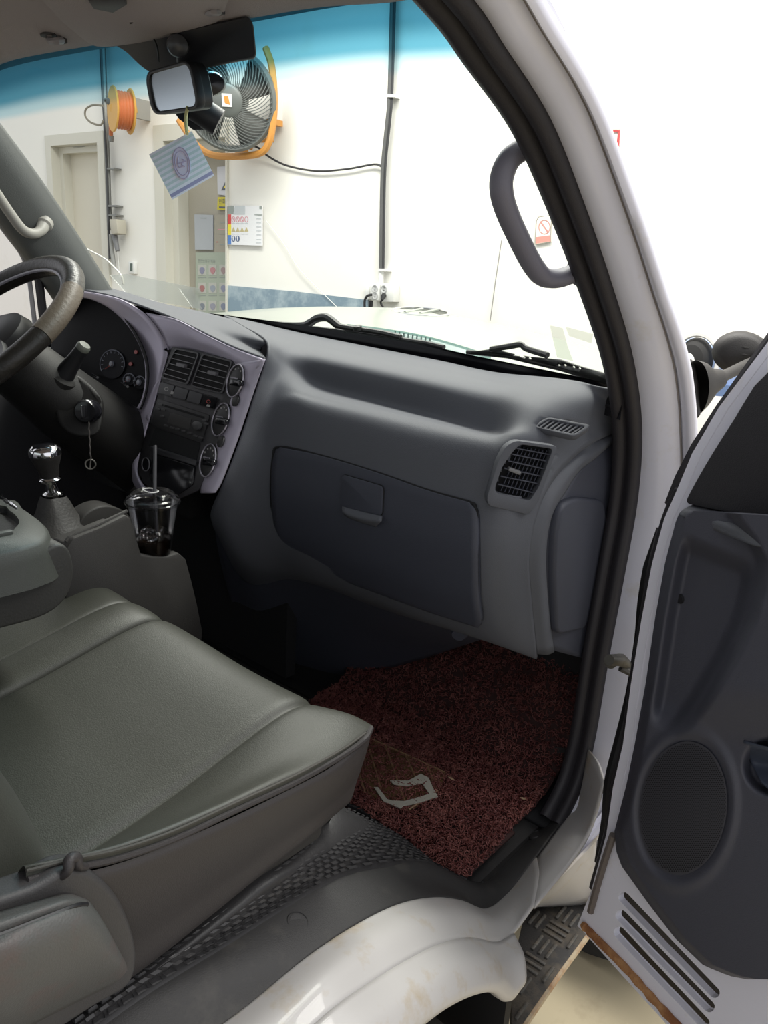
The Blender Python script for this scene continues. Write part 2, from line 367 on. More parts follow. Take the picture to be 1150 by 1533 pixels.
# left pillar trim seen from inside
le = [(-60, 112), (0, 188), (60, 270), (120, 360), (162, 428), (200, 490)]
lr = [(-150, 160), (-75, 215), (-10, 295), (45, 370), (85, 425), (120, 480)]
LPt = [[U(*p, X=-0.655) for p in le], [U(p[0]-14, p[1]+8, X=-0.648) for p in le], [U((a[0]+b[0])/2, (a[1]+b[1])/2, X=-0.652) for a, b in zip(le, lr)], [U(*p, X=-0.675) for p in lr], [U(p[0]-14, p[1]+6, X=-0.71) for p in lr]]
mk('left_pillar_trim', patch(LPt, 6, 4), pillar_m, body, sol=0.006)
mk('left_glass_seal', tube([U(*p, X=-0.657) for p in le], 0.004, 6), black_m, body)
ls = [(-60, 240), (0, 312), (25, 345), (45, 372), (55, 400), (62, 450), (70, 520)]
mk('left_door_seal', tube(cr([U(*p, X=-0.715) for p in ls], 5), 0.011, 8), rubber_m, body)
mk('left_window_frame', tube(cr([U(p[0]-13, p[1]+8, X=-0.73) for p in ls], 5), 0.006, 8), mat('frame_grey', (0.35, 0.34, 0.36), 0.4), body)
# sill plate
so = [(200, 1625), (352, 1521), (460, 1433), (540, 1381), (600, 1353), (652, 1344), (692, 1349), (730, 1361), (766, 1333), (806, 1281), (846, 1225), (866, 1193), (882, 1120)]
si = [(60, 1600), (200, 1497), (330, 1418), (420, 1361), (472, 1329), (512, 1309), (572, 1296), (640, 1290), (705, 1319), (745, 1290), (800, 1237), (838, 1180), (850, 1120)]
SO = [U(*p, X=0.722) for p in so]; SI = [U(*p, X=0.66) for p in si]
SM = [(a+b)/2+V(0, 0, 0.006) for a, b in zip(SO, SI)]
sill = mk('sill_plate', patch([[p+V(-0.03, 0, -0.012) for p in SI], SI, SM, [p+V(-0.004, 0, 0.004) for p in SO], SO, [p+V(0.002, 0, -0.012) for p in SO]], 6, 4), rubber2_m, body, sharp=60)
for p, i in (((445, 1381), 2), ((724, 1321), 7), ((802, 1250), 9)):
    pn = nrm(np.cross(SI[i]-SO[i], SI[i+1]-SO[i+1]+SO[i+1]-SO[i])); pn = pn if pn[2] > 0 else -pn
    q = UPL(*p, (SO[i]+SI[i]+SO[i+1]+SI[i+1])/4+pn*0.004, pn)
    mk('clip', lathe([(0.0001, 0.0015), (0.010, 0.0015), (0.0112, 0.0), (0.0122, 0.0), (0.0130, 0.0022), (0.0142, 0.0), (0.0142, -0.008)], q, pn, 20), rubber2_m, sill)
# white arch panel under the sill
r1 = [(330, 1640), (440, 1560), (505, 1505), (560, 1468), (610, 1438), (655, 1416), (700, 1406), (742, 1412), (768, 1400), (800, 1358), (850, 1300)]
r2 = [(430, 1700), (520, 1620), (575, 1570), (622, 1533), (665, 1502), (705, 1484), (735, 1481), (757, 1495), (776, 1473), (810, 1362), (868, 1300)]
r1, r2 = r1[:10], r2[:10]
A0 = [SO[i]+V(-0.002, 0, -0.004) for i in range(10)]
A1 = [U(*p, X=0.79) for p in r1]
A2 = [U(*p, X=0.835) for p in r2]
Amid = [a*0.55+b*0.45+V(0.006, 0, 0.010) for a, b in zip(A0, A1)]
Bmid = [a*0.5+b*0.5+V(0.012, 0, 0.010) for a, b in zip(A1, A2)]
mk('wheel_arch_sill', patch([A0, Amid, A1], 6, 6), paintd_m, body, sharp=70, sol=-0.004)
mk('wheel_arch', patch([A1[:9], Bmid[:9], A2[:9], [p+V(-0.09, 0, 0.015) for p in A2[:9]]], 6, 6), paintd_m, body, sharp=75, sol=-0.004)
cR = [A1[9], U(856, 1290, X=.79), U(884, 1240, X=.79), U(904, 1170, X=.79)]
cM = [a*.5+b*.5+V(.004, -.006, .008) for a, b in zip(SO[9:13], cR)]
mk('corner_flange', patch([[p+V(-.003, 0, -.004) for p in SO[9:13]], cM, cR], 6, 5), paintd_m, body, sol=-.004, sharp=75)
mk('rear_sill', patch([[SI[0]+V(-.03, 0, -.012), V(.63, -.08, .33), V(.63, -.45, .33)], [SI[0], V(.66, -.08, .345), V(.66, -.45, .345)], [SO[0], V(.722, -.08, .345), V(.722, -.45, .345)]], 5, 4), rubber2_m, body)
mk('rear_quarter', patch([[A0[0], V(.722, -.08, .335), V(.722, -.45, .335)], [A1[0], V(.79, -.08, .28), V(.79, -.45, .28)], [A2[0], V(.835, -.06, .16), V(.84, -.45, .16)], [A2[0]+V(-.02, 0, -.10), V(.84, -.10, -.05), V(.84, -.45, -.25)]], 5, 4), paintd_m, body, sol=-.004)
mk('arch_seam', tube(cr([p+V(0.0, 0, -0.001) for p in A1[:9]], 5), 0.0022, 6), dirt_m, body)
tp = [(786, 1372), (806, 1336), (838, 1300), (872, 1256), (897, 1200)]; bt = [(792, 1362), (806, 1359), (835, 1358), (864, 1356), (888, 1350)]
mk('lower_pillar', patch([[U(*p, X=0.765) for p in tp], [(U(*p, X=0.765)*0.5+U(*q, Z=-0.3)*0.5)+V(-0.0, 0, 0) for p, q in zip(tp, bt)], [U(*q, Z=-0.3) for q in bt]], 5, 5), paintd_m, body, sol=0.004)
# wheel in the arch
tire_m = mat('tire', (0.012, 0.012, 0.012), 0.75)
wc = V(0.70, 0.45, GZ+0.33)
mk('wheel', lathe([(0.20, -0.09), (0.29, -0.10), (0.325, -0.08), (0.33, -0.03), (0.33, 0.03), (0.325, 0.08), (0.29, 0.10), (0.2, 0.09)], wc, (1, 0, 0), 40), tire_m, body)
mk('wheel_house', patch([[V(0.79, 0.45+0.42*math.cos(a), GZ+0.33+0.40*math.sin(a)) for a in np.linspace(0.1, 3.0, 9)], [V(0.45, 0.45+0.42*math.cos(a), GZ+0.33+0.40*math.sin(a)) for a in np.linspace(0.1, 3.0, 9)]], 4, 2), void_m, body, sol=0.004)
mk('splash_panel', box((.61, .93, -.38), (.34, .02, .60)), void_m, body, smooth=False)
# toe board and footwell side
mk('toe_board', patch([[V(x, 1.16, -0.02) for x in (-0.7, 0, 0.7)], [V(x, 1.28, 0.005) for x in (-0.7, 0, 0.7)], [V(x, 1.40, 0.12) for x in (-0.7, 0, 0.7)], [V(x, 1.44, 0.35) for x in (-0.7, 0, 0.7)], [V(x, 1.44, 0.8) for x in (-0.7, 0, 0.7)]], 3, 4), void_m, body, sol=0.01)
# step
st = [U(*p, Z=-0.30) for p in [(783, 1378), (798, 1356), (835, 1352), (882, 1352), (886, 1388), (840, 1450), (797, 1512), (765, 1560), (766, 1450)]]
step = thing('entry_step', (0.72, 1.18, -0.33), 'black ribbed rubber step below the truck door opening', 'step')
mk('tread_base', prism(st, (0, 0, -0.03)), mat('step_rubber', (0.035, 0.033, 0.032), 0.65, bump=(300, 0.3), var=(20, 0.4, (0.11, 0.09, 0.065))), step, bev=0.003)
tread_m = mat('step_tread', (0.075, 0.070, 0.062), 0.6, var=(30, 0.4, (0.16, 0.13, 0.10)))
mk('edge_strip', tube([st[4]+V(0, 0, -.008), st[5]+V(0, 0, -.008), st[6]+V(0, 0, -.008), st[7]+V(0, 0, -.008)], .007, 8), mat('step_edge', (.42, .34, .22), .5, var=(20, .4, (.30, .14, .05))), step)
e1 = nrm(U(797, 1512, Z=-0.3)-U(886, 1388, Z=-0.3)); e2 = V(-e1[1], e1[0], 0)
barL = mk('tread_bar', box((0, 0, 0), (0.044, 0.0065, 0.006), (e1, e2, V(0, 0, 1))), tread_m, step, bev=0.0015); barS = barL.data
barT = mk('tread_bar', box((0, 0, 0), (0.044, 0.0065, 0.006), (e2, -e1, V(0, 0, 1))), tread_m, step, bev=0.0015); barTm = barT.data
first = {0: barL, 1: barT}
for i in range(-6, 7):
    for j in range(-6, 7):
        k = (i+j) % 2
        c0 = V(0.72, 1.18, -0.2985)+e1*i*0.052+e2*j*0.052
        for m_ in (-1, 0, 1):
            p = c0+(e2 if k == 0 else e1)*m_*0.0155
            if not all(inpoly((p+a*(0.022 if k == 0 else .004)*e1+b*(0.004 if k == 0 else .022)*e2)[:2], [s[:2] for s in st]) for a in (-1, 1) for b in (-1, 1)): continue
            loc = tuple(p-OFF[step.name]+(np.array(OFF[step.name])*1.0))
            o = first[k]
            if o is None:
                o = bpy.data.objects.new('tread_bar', barS if k == 0 else barTm); COL.objects.link(o); o.parent = step
            first[k] = None
            o.location = loc
# ---------------------------------------------------------------- dashboard
dash = thing('dashboard', (0.0, 1.1, 0.30), 'slate grey truck dashboard with glovebox, silver centre bezel and air vents', 'dashboard')
def G(row):
    out = []
    for p in row:
        out.append(U(p[0], p[1], Y=p[2]) if len(p) == 3 else U(p[0], p[1], X=p[3]))
    return out
N_ = None
PR = [
 [(335, 474, 1.27), (385, 485, 1.295), (430, 496, 1.305), (480, 507, 1.31), (570, 525, 1.315), (660, 543, 1.31), (740, 560, 1.29), (830, 569, 1.245), (922, 582, N_, .68)],
 [(365, 491, 1.15), (400, 502, 1.17), (440, 513, 1.18), (485, 523, 1.19), (570, 540, 1.20), (660, 557, 1.20), (740, 574, 1.19), (830, 588, 1.16), (926, 612, N_, .672)],
 [(394, 508, 1.04), (420, 519, 1.08), (450, 532, 1.10), (490, 541, 1.105), (570, 558, 1.11), (655, 577, 1.11), (735, 594, 1.115), (815, 612, 1.10), (924, 642, N_, .665)],
 [(400, 526, 1.005), (420, 546, 1.05), (447, 564, 1.075), (485, 580, 1.09), (562, 601, 1.095), (650, 624, 1.095), (738, 648, 1.085), (790, 640, 1.055), (885, 664, N_, .660)],
 [(390, 563, .992), (413, 580, 1.02), (442, 588, 1.03), (480, 599, 1.035), (556, 616, 1.035), (645, 637, 1.035), (735, 657, 1.03), (778, 657, 1.03), (856, 686, N_, .657)],
 [(379, 598, .977), (404, 615, .997), (436, 606, 1.008), (475, 617, 1.008), (550, 637, 1.006), (640, 661, 1.006), (725, 682, 1.006), (762, 690, 1.01), (828, 717, N_, .655)],
 [(367, 635, .96), (396, 655, .985), (425, 664, .987), (470, 676, .987), (545, 697, .987), (632, 725, .987), (712, 745, .99), (757, 762, 1.0), (805, 762, N_, .655)],
 [(349, 685, .935), (380, 705, .965), (415, 720, .974), (465, 735, .974), (545, 760, .974), (632, 790, .974), (708, 812, .978), (750, 825, .995), (791, 830, N_, .655)],
 [(333, 725, .92), (362, 775, .96), (415, 800, .989), (465, 815, .992), (545, 842, .992), (632, 870, .992), (708, 892, .997), (752, 903, 1.018), (795, 905, N_, .655)],
 [(318, 765, .94), (360, 835, .99), (424, 850, 1.035), (475, 865, 1.037), (550, 890, 1.037), (632, 920, 1.037), (718, 949, 1.042), (763, 965, 1.063), (803, 979, N_, .655)],
 [(322, 790, 1.02), (370, 870, 1.08), (440, 870, 1.10), (490, 880, 1.10), (560, 905, 1.10), (640, 930, 1.10), (722, 952, 1.09), (768, 966, 1.10), (806, 978, N_, .648)]]
inn = [(779, 665), (828, 672), (806, 730), (793, 750), (743, 738), (741, 731), (752, 699), (768, 676)]
dfi = [(803, 638), (821, 627), (877, 638), (860, 649)]
pv, pfc = patch([G(r) for r in PR], 10, 10)
def cutf(vf, polys):
    v, f = vf; return v, [q for q in f if not any(inpoly(PX(sum(v[i] for i in q)/len(q)), pl) for pl in polys)]
mk('passenger_panel', cutf((pv, pfc), [inn, dfi]), dash_m, dash, sol=0.004, sharp=80)
gz = lambda z: float(np.interp(z, [0.34, .38, .42, .46, .51, .56, .61, .65, .70], [1.07, 1.037, 1.012, .992, .978, .974, .978, .987, 1.0]))
def US(px, py, g, off=0.0):
    y = 1.0
    for _ in range(12):
        q = U(px, py, Y=y); y = g(q[2])+off
    return U(px, py, Y=y)
DR = [[(419, 669), (480, 682), (560, 706), (640, 734), (703, 752)],
      [(409, 686), (476, 700), (556, 724), (637, 752), (714, 772)],
      [(406, 740), (472, 755), (553, 780), (636, 808), (714, 830)],
      [(412, 800), (475, 815), (556, 842), (638, 870), (715, 895)],
      [(424, 836), (482, 850), (560, 877), (640, 905), (719, 928)],
      [(440, 850), (490, 862), (563, 888), (641, 916), (716, 940)]]
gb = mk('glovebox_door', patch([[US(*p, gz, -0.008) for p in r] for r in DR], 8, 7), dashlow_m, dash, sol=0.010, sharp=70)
ol = [DR[0][0], DR[0][1], DR[0][2], DR[0][3], DR[0][4], (712, 760), DR[1][4], DR[2][4], DR[3][4], DR[4][4]]
mk('glovebox_gap', tube(cr([US(*p, gz, -0.0045) for p in [(424, 836), (412, 800), (406, 740), (409, 686)]+ol], 5), 0.0028, 6), void_m, gb)
# latch
lp = roundpoly([US(514, 710, gz, -0.010), US(575, 728, gz, -0.010), US(573, 772, gz, -0.010), US(511, 757, gz, -0.010)], 0.008, 4)
mk('latch_flap', prism(lp, (0, -0.004, 0)), dashlow_m, gb, bev=0.0012)
mk('latch_gap', tube(lp+[lp[0]], 0.0014, 6), void_m, gb)
sc = [[US(512, 757, gz, -.013), US(542, 765, gz, -.013), US(572, 772, gz, -.013)], [US(513, 768, gz, -.020), US(541, 777, gz, -.022), US(570, 781, gz, -.020)], [US(522, 776, gz, -.012), US(542, 783, gz, -.012), US(563, 789, gz, -.011)]]
mk('latch_pull', patch(sc, 5, 5), dash_m, gb, sol=0.003)
# outboard air vent
v0, v1, v2 = U(742, 740, Y=.992), U(828, 672, X=0.665), U(775, 663, Y=1.016)
vn = nrm(np.cross(v1-v0, v2-v0)); vn = vn if vn[1] < 0 else -vn
def vp(px, py, h=0.0): return UPL(px, py, v0+vn*h, vn)
of = [(772, 659), (836, 668), (806, 752), (792, 771), (731, 757), (729, 745), (746, 689), (757, 668)]
ofr = roundpoly([vp(*p, 0.010) for p in of], 0.007, 3); inr = roundpoly([vp(*p, 0.010) for p in inn], 0.006, 3)
ven = mk('side_vent', ringprism(ofr, inr, -vn*0.030), dash_m, dash, bev=0.0012)
mk('vent_back', prism(roundpoly([vp(*p, -0.014) for p in inn], 0.006, 3), -vn*0.004), void_m, ven)
sl = [((773, 671), (826, 681)), ((767, 680), (821, 691)), ((761, 690), (815, 702)), ((755, 701), (810, 713)), ((750, 713), (805, 724)), ((746, 725), (799, 738))]
def slat(a, b, h, w, t, parent, m=None, up=None, name='slat'):
    p, q = vp(*a, h), vp(*b, h); x = nrm(q-p); z = vn; y = np.cross(z, x)
    mk(name, box((p+q)/2-z*w/2, (np.linalg.norm(q-p), t, w), (x, y, z)), m or dashlow_m, parent, bev=t*0.25)
for a, b in sl: slat(a, b, 0.004, 0.008, 0.0018, ven)
for k in range(8):
    f = (k+0.7)/8.4; slat((775+48*f, 668+7*f), (746+48*f, 734+12*f), -0.005, 0.006, 0.0015, ven, dashlow_m, name='louvre')
slat((762, 702), (780, 709), 0.012, 0.012, 0.006, ven, mat('tab_grey', (0.16, 0.16, 0.165), 0.5), name='tab')
slat((750, 750), (778, 759), 0.0095, 0.004, 0.006, ven, black_m, name='thumbwheel')
# defroster vent on the pad
f0, f1, f2 = U(797, 638, Y=1.068), U(885, 636, Y=1.125), U(820, 624, Y=1.095)
vn_s = vn; fn = nrm(np.cross(f1-f0, f2-f0)); fn = fn if fn[2] > 0 else -fn
def fp(px, py, h=0.0): return UPL(px, py, f0+fn*h, fn)
fo = roundpoly([fp(*p, 0.006) for p in [(796, 638), (820, 624), (886, 636), (861, 653)]], 0.008, 4)
fi = roundpoly([fp(*p, 0.006) for p in [(803, 638), (821, 627), (877, 638), (860, 649)]], 0.005, 4)
dv = mk('defroster_vent', ringprism(fo, fi, -fn*0.012), dash_m, dash, bev=0.001)
mk('vent_back', prism([p-fn*0.006 for p in fi], -fn*0.003), void_m, dv)
for k in range(8):
    f = (k+0.6)/8.2
    a, b = fp(805+56*f, 638+11*f, 0.004), fp(821+57*f, 627+11*f, 0.004); x = nrm(b-a)
    mk('slat', box((a+b)/2-fn*0.003, (np.linalg.norm(b-a)*1.05, 0.0024, 0.006), (x, np.cross(fn, x), fn)), dash_m, dv)
# outboard end of the dash
e0 = [(924, 640), (885, 663), (856, 685), (828, 716), (805, 761), (791, 829), (795, 904), (803, 979)]
e1_ = [(926, 655), (893, 685), (868, 705), (848, 735), (826, 775), (818, 829), (821, 903), (830, 976)]
E0 = [U(*p, X=0.656) for p in e0]; E1 = [U(*p, X=0.668) for p in e1_]
EM = [(a+b)/2+V(0.006, -0.003, 0) for a, b in zip(E0, E1)]
mk('end_band', patch([E0, EM, E1], 6, 5), dash_m, dash, sol=0.003, sharp=80)
w0 = [(932, 690), (930, 720), (928, 760), (922, 800), (912, 850), (897, 905), (885, 950), (872, 985)]
E2 = [U(*p, X=0.676) for p in w0]
E1b = [p+V(-0.004, 0.004, 0) for p in E1]
mk('end_panel', patch([E1b, [a*.6+b*.4+V(0.0, 0, 0) for a, b in zip(E1b, E2)], E2], 6, 6), dashlow_m, dash, sol=0.003, sharp=80)
fc = [(838, 756), (862, 744), (902, 748), (908, 790), (896, 870), (875, 940), (832, 950), (828, 860), (830, 800)]
fcp = [U(*p, X=0.674) for p in fc]; fcc = sum(fcp)/len(fcp)
mk('kick_pad', prism(roundpoly([p+V(0.004, 0, 0) for p in fcp], 0.02, 5), V(-0.02, 0, 0)), dashlow_m, dash, bev=0.006, seg=3)
# housing under the glovebox
LW = [[(322, 780, 1.0), (370, 850, 1.06), (430, 852, 1.06), (490, 868, 1.07), (600, 905, 1.07), (722, 952, 1.08)],
      [(330, 830, 1.06), (380, 890, 1.10), (440, 900, 1.13), (500, 920, 1.15), (610, 940, 1.15), (722, 952, 1.13)],
      [(345, 890, 1.12), (395, 950, 1.18), (450, 975, 1.22), (510, 975, 1.22), (615, 965, 1.24), (722, 953, 1.20)],
      [(360, 930, 1.15), (410, 1000, 1.22), (466, 1024, 1.27), (530, 1011, 1.28), (620, 988, 1.30), (722, 954, 1.27)]]
mk('blower_housing', patch([G(r) for r in LW], 5, 5), dashlow_m, dash, sol=0.004)
mk('blower_cap', lathe([(0.0001, 0.018), (0.012, 0.018), (0.016, 0.012), (0.017, 0)], U(690, 942, Y=1.10), (0.3, -0.8, -0.3), 18), dashlow_m, dash)
# ---- centre bezel
yb = lambda z: float(np.interp(z, [.40, .50, .56, .68, .76, .80, .84, .88, .92], [.85, .875, .90, .95, .975, .983, .98, .97, .96]))
def B(px, py, off=0.0): return US(px, py, yb, off)
hin = [(86, 462), (104, 448), (120, 444), (140, 447), (165, 459), (190, 481), (208, 508), (219, 536), (222, 562), (219, 588), (211, 613)]
hout = [(80, 452), (100, 439), (121, 436), (150, 440), (184, 449), (218, 470), (240, 496), (252, 524), (244, 560), (234, 596), (224, 632)]
HI = [B(*p, 0.010) for p in hin]; HO = [B(*p) for p in hout]
H2 = [p+V(0, 0.035, 0) for p in HI]; HL2 = [a*.82+b*.18+V(0, -0.006, 0) for a, b in zip(HI, HO)]
S1 = [(218, 468), (262, 478), (300, 497), (345, 519), (396, 538)]
S2 = [(240, 496), (270, 502), (300, 512), (338, 527), (384, 552)]
S3 = [(252, 524), (275, 522), (300, 527), (335, 538), (366, 560)]
R1 = [(396, 538), (383, 575), (364, 632), (347, 680), (331, 722), (322, 738)]
R0_ = [(346, 545), (344, 582), (330, 625), (316, 665), (303, 705), (300, 738)]
L1 = [(244, 560), (232, 600), (220, 640), (209, 680), (206, 705), (214, 724), (228, 738)]
L0 = [(219, 588), (206, 612), (196, 640), (193, 672), (196, 700), (206, 728), (224, 745)]
sv = join(patch([H2, HI, HL2, HO], 6, 4), patch([[B(*p) for p in S1], [B(*p, -0.004) for p in S2], [B(*p) for p in S3]], 6, 4),
          patch([[B(*p) for p in R0_], [B((a[0]+b[0])/2, (a[1]+b[1])/2, -0.005) for a, b in zip(R0_, R1)], [B(*p) for p in R1], [B(*p, 0.02) for p in R1]], 6, 4),
          patch([[B(*p) for p in L1], [B((a[0]+b[0])/2, (a[1]+b[1])/2, -0.004) for a, b in zip(L0, L1)], [B(*p, 0.008) for p in L0], [B(p[0]-4, p[1], 0.03) for p in L0]], 6, 4))
bez = mk('bezel', sv, silver_m, dash, sol=0.003, sharp=70)
mk('bezel_lip', tube(cr([B(*p, 0.004) for p in hin], 5), 0.0022, 6), mat('bezel_lip_silver', (0.6, 0.6, 0.62), 0.3, 0.5), bez)
# upper pad
pt = [(95, 440), (122, 433), (152, 429), (184, 436), (240, 453), (300, 466), (345, 477)]
pm = [(90, 443), (121, 434), (152, 431), (190, 440), (250, 462), (320, 486), (378, 503)]
pb = [(80, 450), (100, 437.5), (121, 434.5), (150, 438), (184, 447), (262, 476), (345, 516), (398, 536)]
pb7 = [pb[i] for i in (0, 2, 3, 4, 5, 6, 7)]
mk('driver_pad', patch([[U(*p, Y=1.25-0.10*abs(i-5)/5) for i, p in enumerate(pt)], [U(*p, Y=1.10) for p in pm[:-1]]+[U(394, 508, Y=1.04)], [U(a[0]*0.4+b[0]*.6, a[1]*.4+b[1]*.6, Y=1.04) for a, b in zip(pm, pb7)], [B(*p, 0.006) for p in pb7]], 6, 5), dash_m, dash, sol=0.004, sharp=80)
# black stack panel
stk = [(258, 519), (300, 526), (338, 536), (356, 548), (352, 575), (336, 625), (324, 665), (312, 705), (296, 734), (268, 746), (236, 738), (214, 722), (207, 702), (211, 676), (222, 640), (234, 600), (246, 556)]
sg = []
for k in (1.0, 0.72, 0.42, 0.15):
    cx, cy = 281, 632
    sg.append([B(cx+(x-cx)*k, cy+(y-cy)*k, -0.003) for x, y in stk]+[B(cx+(stk[0][0]-cx)*k, cy+(stk[0][1]-cy)*k, -0.003)])
cpt = [[B(281, 632, -0.003)]*len(sg[0])]
stackp = mk('stack_panel', join(gridvf(sg+cpt)), mat('stack_charcoal', (0.040, 0.038, 0.042), 0.45, bump=(900, 0.15)), dash, sol=0.004)
def bpoly(pts, off, r=0.0, n=3): 
    q = [B(*p, off) for p in pts]
    return roundpoly(q, r, n) if r else q
def bpr(name, pts, off, th, m, parent, r=0.0, bev=0.0): return mk(name, prism(bpoly(pts, off, r), (0, th, 0)), m, parent, bev=bev)
slat_m = mat('slat_dark', (0.035, 0.034, 0.038), 0.4)
edge_m = mat('slat_edge', (0.13, 0.125, 0.135), 0.35)
for nm, quad in (('left', [(263, 523), (296, 530), (279, 574), (243, 564)]), ('right', [(304, 531), (346, 542), (331, 588), (287, 577)])):
    big = [(quad[0][0]-2, quad[0][1]-2), (quad[1][0]+2, quad[1][1]-2), (quad[2][0]+2, quad[2][1]+2), (quad[3][0]-2, quad[3][1]+2)]
    cv = mk('centre_vent', ringprism(bpoly(big, -0.007, 0.008), bpoly(quad, -0.007, 0.007), (0, 0.006, 0)), slat_m, dash)
    mk('vent_back', prism(bpoly(quad, -0.0042, 0.007), (0, 0.001, 0)), void_m, cv)
    for k in range(5):
        f = (k+0.75)/5.3
        a = (quad[0][0]*(1-f)+quad[3][0]*f+1.5, quad[0][1]*(1-f)+quad[3][1]*f); b = (quad[1][0]*(1-f)+quad[2][0]*f-1.5, quad[1][1]*(1-f)+quad[2][1]*f)
        p, q = B(*a, -0.008), B(*b, -0.008); x = nrm(q-p); z = nrm(V(0, -1, 0.3)); z = nrm(z-np.dot(z, x)*x)
        mk('slat', box((p+q)/2-z*0.001, (np.linalg.norm(q-p), 0.0016, 0.004), (x, np.cross(z, x), z)), edge_m, cv)
    a = (sum(p[0] for p in quad)/4, sum(p[1] for p in quad)/4)
    bpr('tab', [(a[0]-6, a[1]-5), (a[0]+6, a[1]-2), (a[0]+5, a[1]+3), (a[0]-7, a[1])], -0.014, 0.008, edge_m, cv, 0.001)
sw_m = mat('switch_black', (0.020, 0.019, 0.020), 0.4)
sw_row = bpr('switch_row', [(241, 571), (325, 596), (321, 613), (235, 588)], -0.006, 0.004, sw_m, dash, 0.006)
red_m = mat('switch_red', (0.35, 0.05, 0.04), 0.5); grey_m = mat('legend_grey', (0.35, 0.34, 0.33), 0.5)
for k in range(4):
    f0_, f1_ = (k*0.25+0.012, k*0.25+0.238)
    q = [(241+84*f0_, 572+25*f0_), (241+84*f1_, 572+25*f1_), (236+84*f1_, 587+25*f1_), (236+84*f0_, 587+25*f0_)]
    s = bpr('switch', q, -0.0095, 0.004, slat_m if k < 3 else blackgloss_m, sw_row, 0.003)
    cx, cy = sum(p[0] for p in q)/4, sum(p[1] for p in q)/4
    if k in (0, 3):
        mk('legend', ringprism(*[[B(cx+r_*math.cos(t), cy+r_*0.9*math.sin(t), -0.0098) for t in np.linspace(0, 6.28, 14)[:-1]] for r_ in (3.2, 2.2)], (0, 0.0004, 0)), grey_m if k == 0 else red_m, sw_row)
    if k == 0:
        bpr('legend', [(cx+7, cy+3), (cx+11, cy+4), (cx+10, cy+8), (cx+6, cy+7)], -0.0098, 0.0004, grey_m, sw_row)
    if k == 3:
        bpr('legend', [(cx-2, cy+4), (cx+3, cy+5), (cx+2, cy+8), (cx-3, cy+7)], -0.0098, 0.0004, grey_m, sw_row)
# radio
radio = bpr('radio', [(236, 597), (314, 622), (302, 662), (226, 636)], -0.006, 0.004, sw_m, dash, 0.006)
bpr('display', [(255, 618), (287, 627), (283, 643), (250, 633)], -0.0068, 0.001, mat('lcd_grey', (0.045, 0.042, 0.042), 0.3), radio, 0.002)
bpr('slot', [(247, 606), (306, 624), (305, 627), (246, 609)], -0.0068, 0.001, void_m, radio)
bt_m = mat('radio_button', (0.06, 0.058, 0.06), 0.4)
for (x, y) in [(244, 613), (242, 623), (306, 629), (309, 634), (248, 637), (257, 640), (265, 642), (274, 645), (283, 648), (292, 652), (300, 655), (240, 605), (236, 612)]:
    bpr('button', [(x-3, y-1.8), (x+3, y-0.2), (x+2.6, y+2.2), (x-3.4, y+0.6)], -0.0085, 0.003, bt_m, radio, 0.001)
def disc(name, px, py, rx, ry, ang, off, h, m, parent, n=20, bev=0.0):
    ca, sa = math.cos(ang), math.sin(ang)
    return mk(name, prism([B(px+rx*math.cos(t)*ca-ry*math.sin(t)*sa, py+rx*math.cos(t)*sa+ry*math.sin(t)*ca, off) for t in np.linspace(0, 2*math.pi, n+1)[:-1]], (0, h, 0)), m, parent, bev=bev)
disc('rocker', 294, 637, 7, 6.5, 0.3, -0.010, 0.005, bt_m, radio, bev=0.001)
# pocket, ashtray, lighter
bpr('pocket', [(232, 640), (300, 663), (294, 690), (222, 668)], -0.0042, 0.001, void_m, dash, 0.003)
bpr('pocket_lip', [(224, 668), (294, 690), (292, 697), (224, 675)], -0.010, 0.006, slat_m, dash, 0.002, 0.001)
bpr('ashtray', [(229, 679), (291, 698), (288, 726), (266, 741), (236, 734), (222, 716)], -0.008, 0.005, blackgloss_m, dash, 0.006, 0.0015)
li = disc('lighter_socket', 218, 695, 5.5, 10, 0.15, -0.008, 0.005, blackgloss_m, dash)
mk('ring', tube([B(218+5.5*math.cos(t), 695+10*math.sin(t), -0.0085) for t in np.linspace(0, 6.283, 25)[:-1]], 0.0012, 6, closed=True), edge_m, li)
# heater knobs
ring_m = mat('knob_ring', (0.34, 0.32, 0.36), 0.25, 0.5)
for (x, y, rx, ry, an) in [(352, 570, 11.5, 25, 0.24), (330, 628, 11.5, 25, 0.27), (311, 689, 11, 25, 0.20)]:
    ko = disc('heater_knob', x, y, rx, ry, an, -0.009, 0.008, sw_m, dash, 28, 0.002)
    ca, sa = math.cos(an), math.sin(an)
    mk('ring', tube([B(x+rx*math.cos(t)*ca-ry*math.sin(t)*sa, y+rx*math.cos(t)*sa+ry*math.sin(t)*ca, -0.010) for t in np.linspace(0, 6.283, 33)[:-1]], 0.0017, 6, closed=True), ring_m, ko)
    mk('grip', prism(roundpoly([B(x-8*ca+3*sa, y-8*sa-3*ca+1, -0.018), B(x+9*ca+2*sa, y+9*sa-2*ca, -0.018), B(x+8.5*ca-5*sa, y+9*sa+7*ca, -0.018), B(x-8*ca-8*sa, y-8*sa+9*ca, -0.018)], 0.005, 4), (0, 0.010, 0)), blackgloss_m, ko, bev=0.002)
    bpr('pointer', [(x-7, y-6), (x+3, y-4), (x+3, y-2.5), (x-7, y-4.5)], -0.0187, 0.001, ring_m, ko)
    for k in range(5):
        t = -2.5+k*0.5
        disc('mark', x+rx*0.75*math.cos(t)*ca-ry*0.75*math.sin(t)*sa, y+rx*0.75*math.cos(t)*sa+ry*0.75*math.sin(t)*ca, 1.0, 1.6, 0, -0.0093, 0.0004, grey_m, ko, 8)
for (x, y) in [(351, 600), (329, 661)]:
    disc('push_button', x, y, 4.5, 9, 0.25, -0.010, 0.010, sw_m, dash, 20, 0.0015)
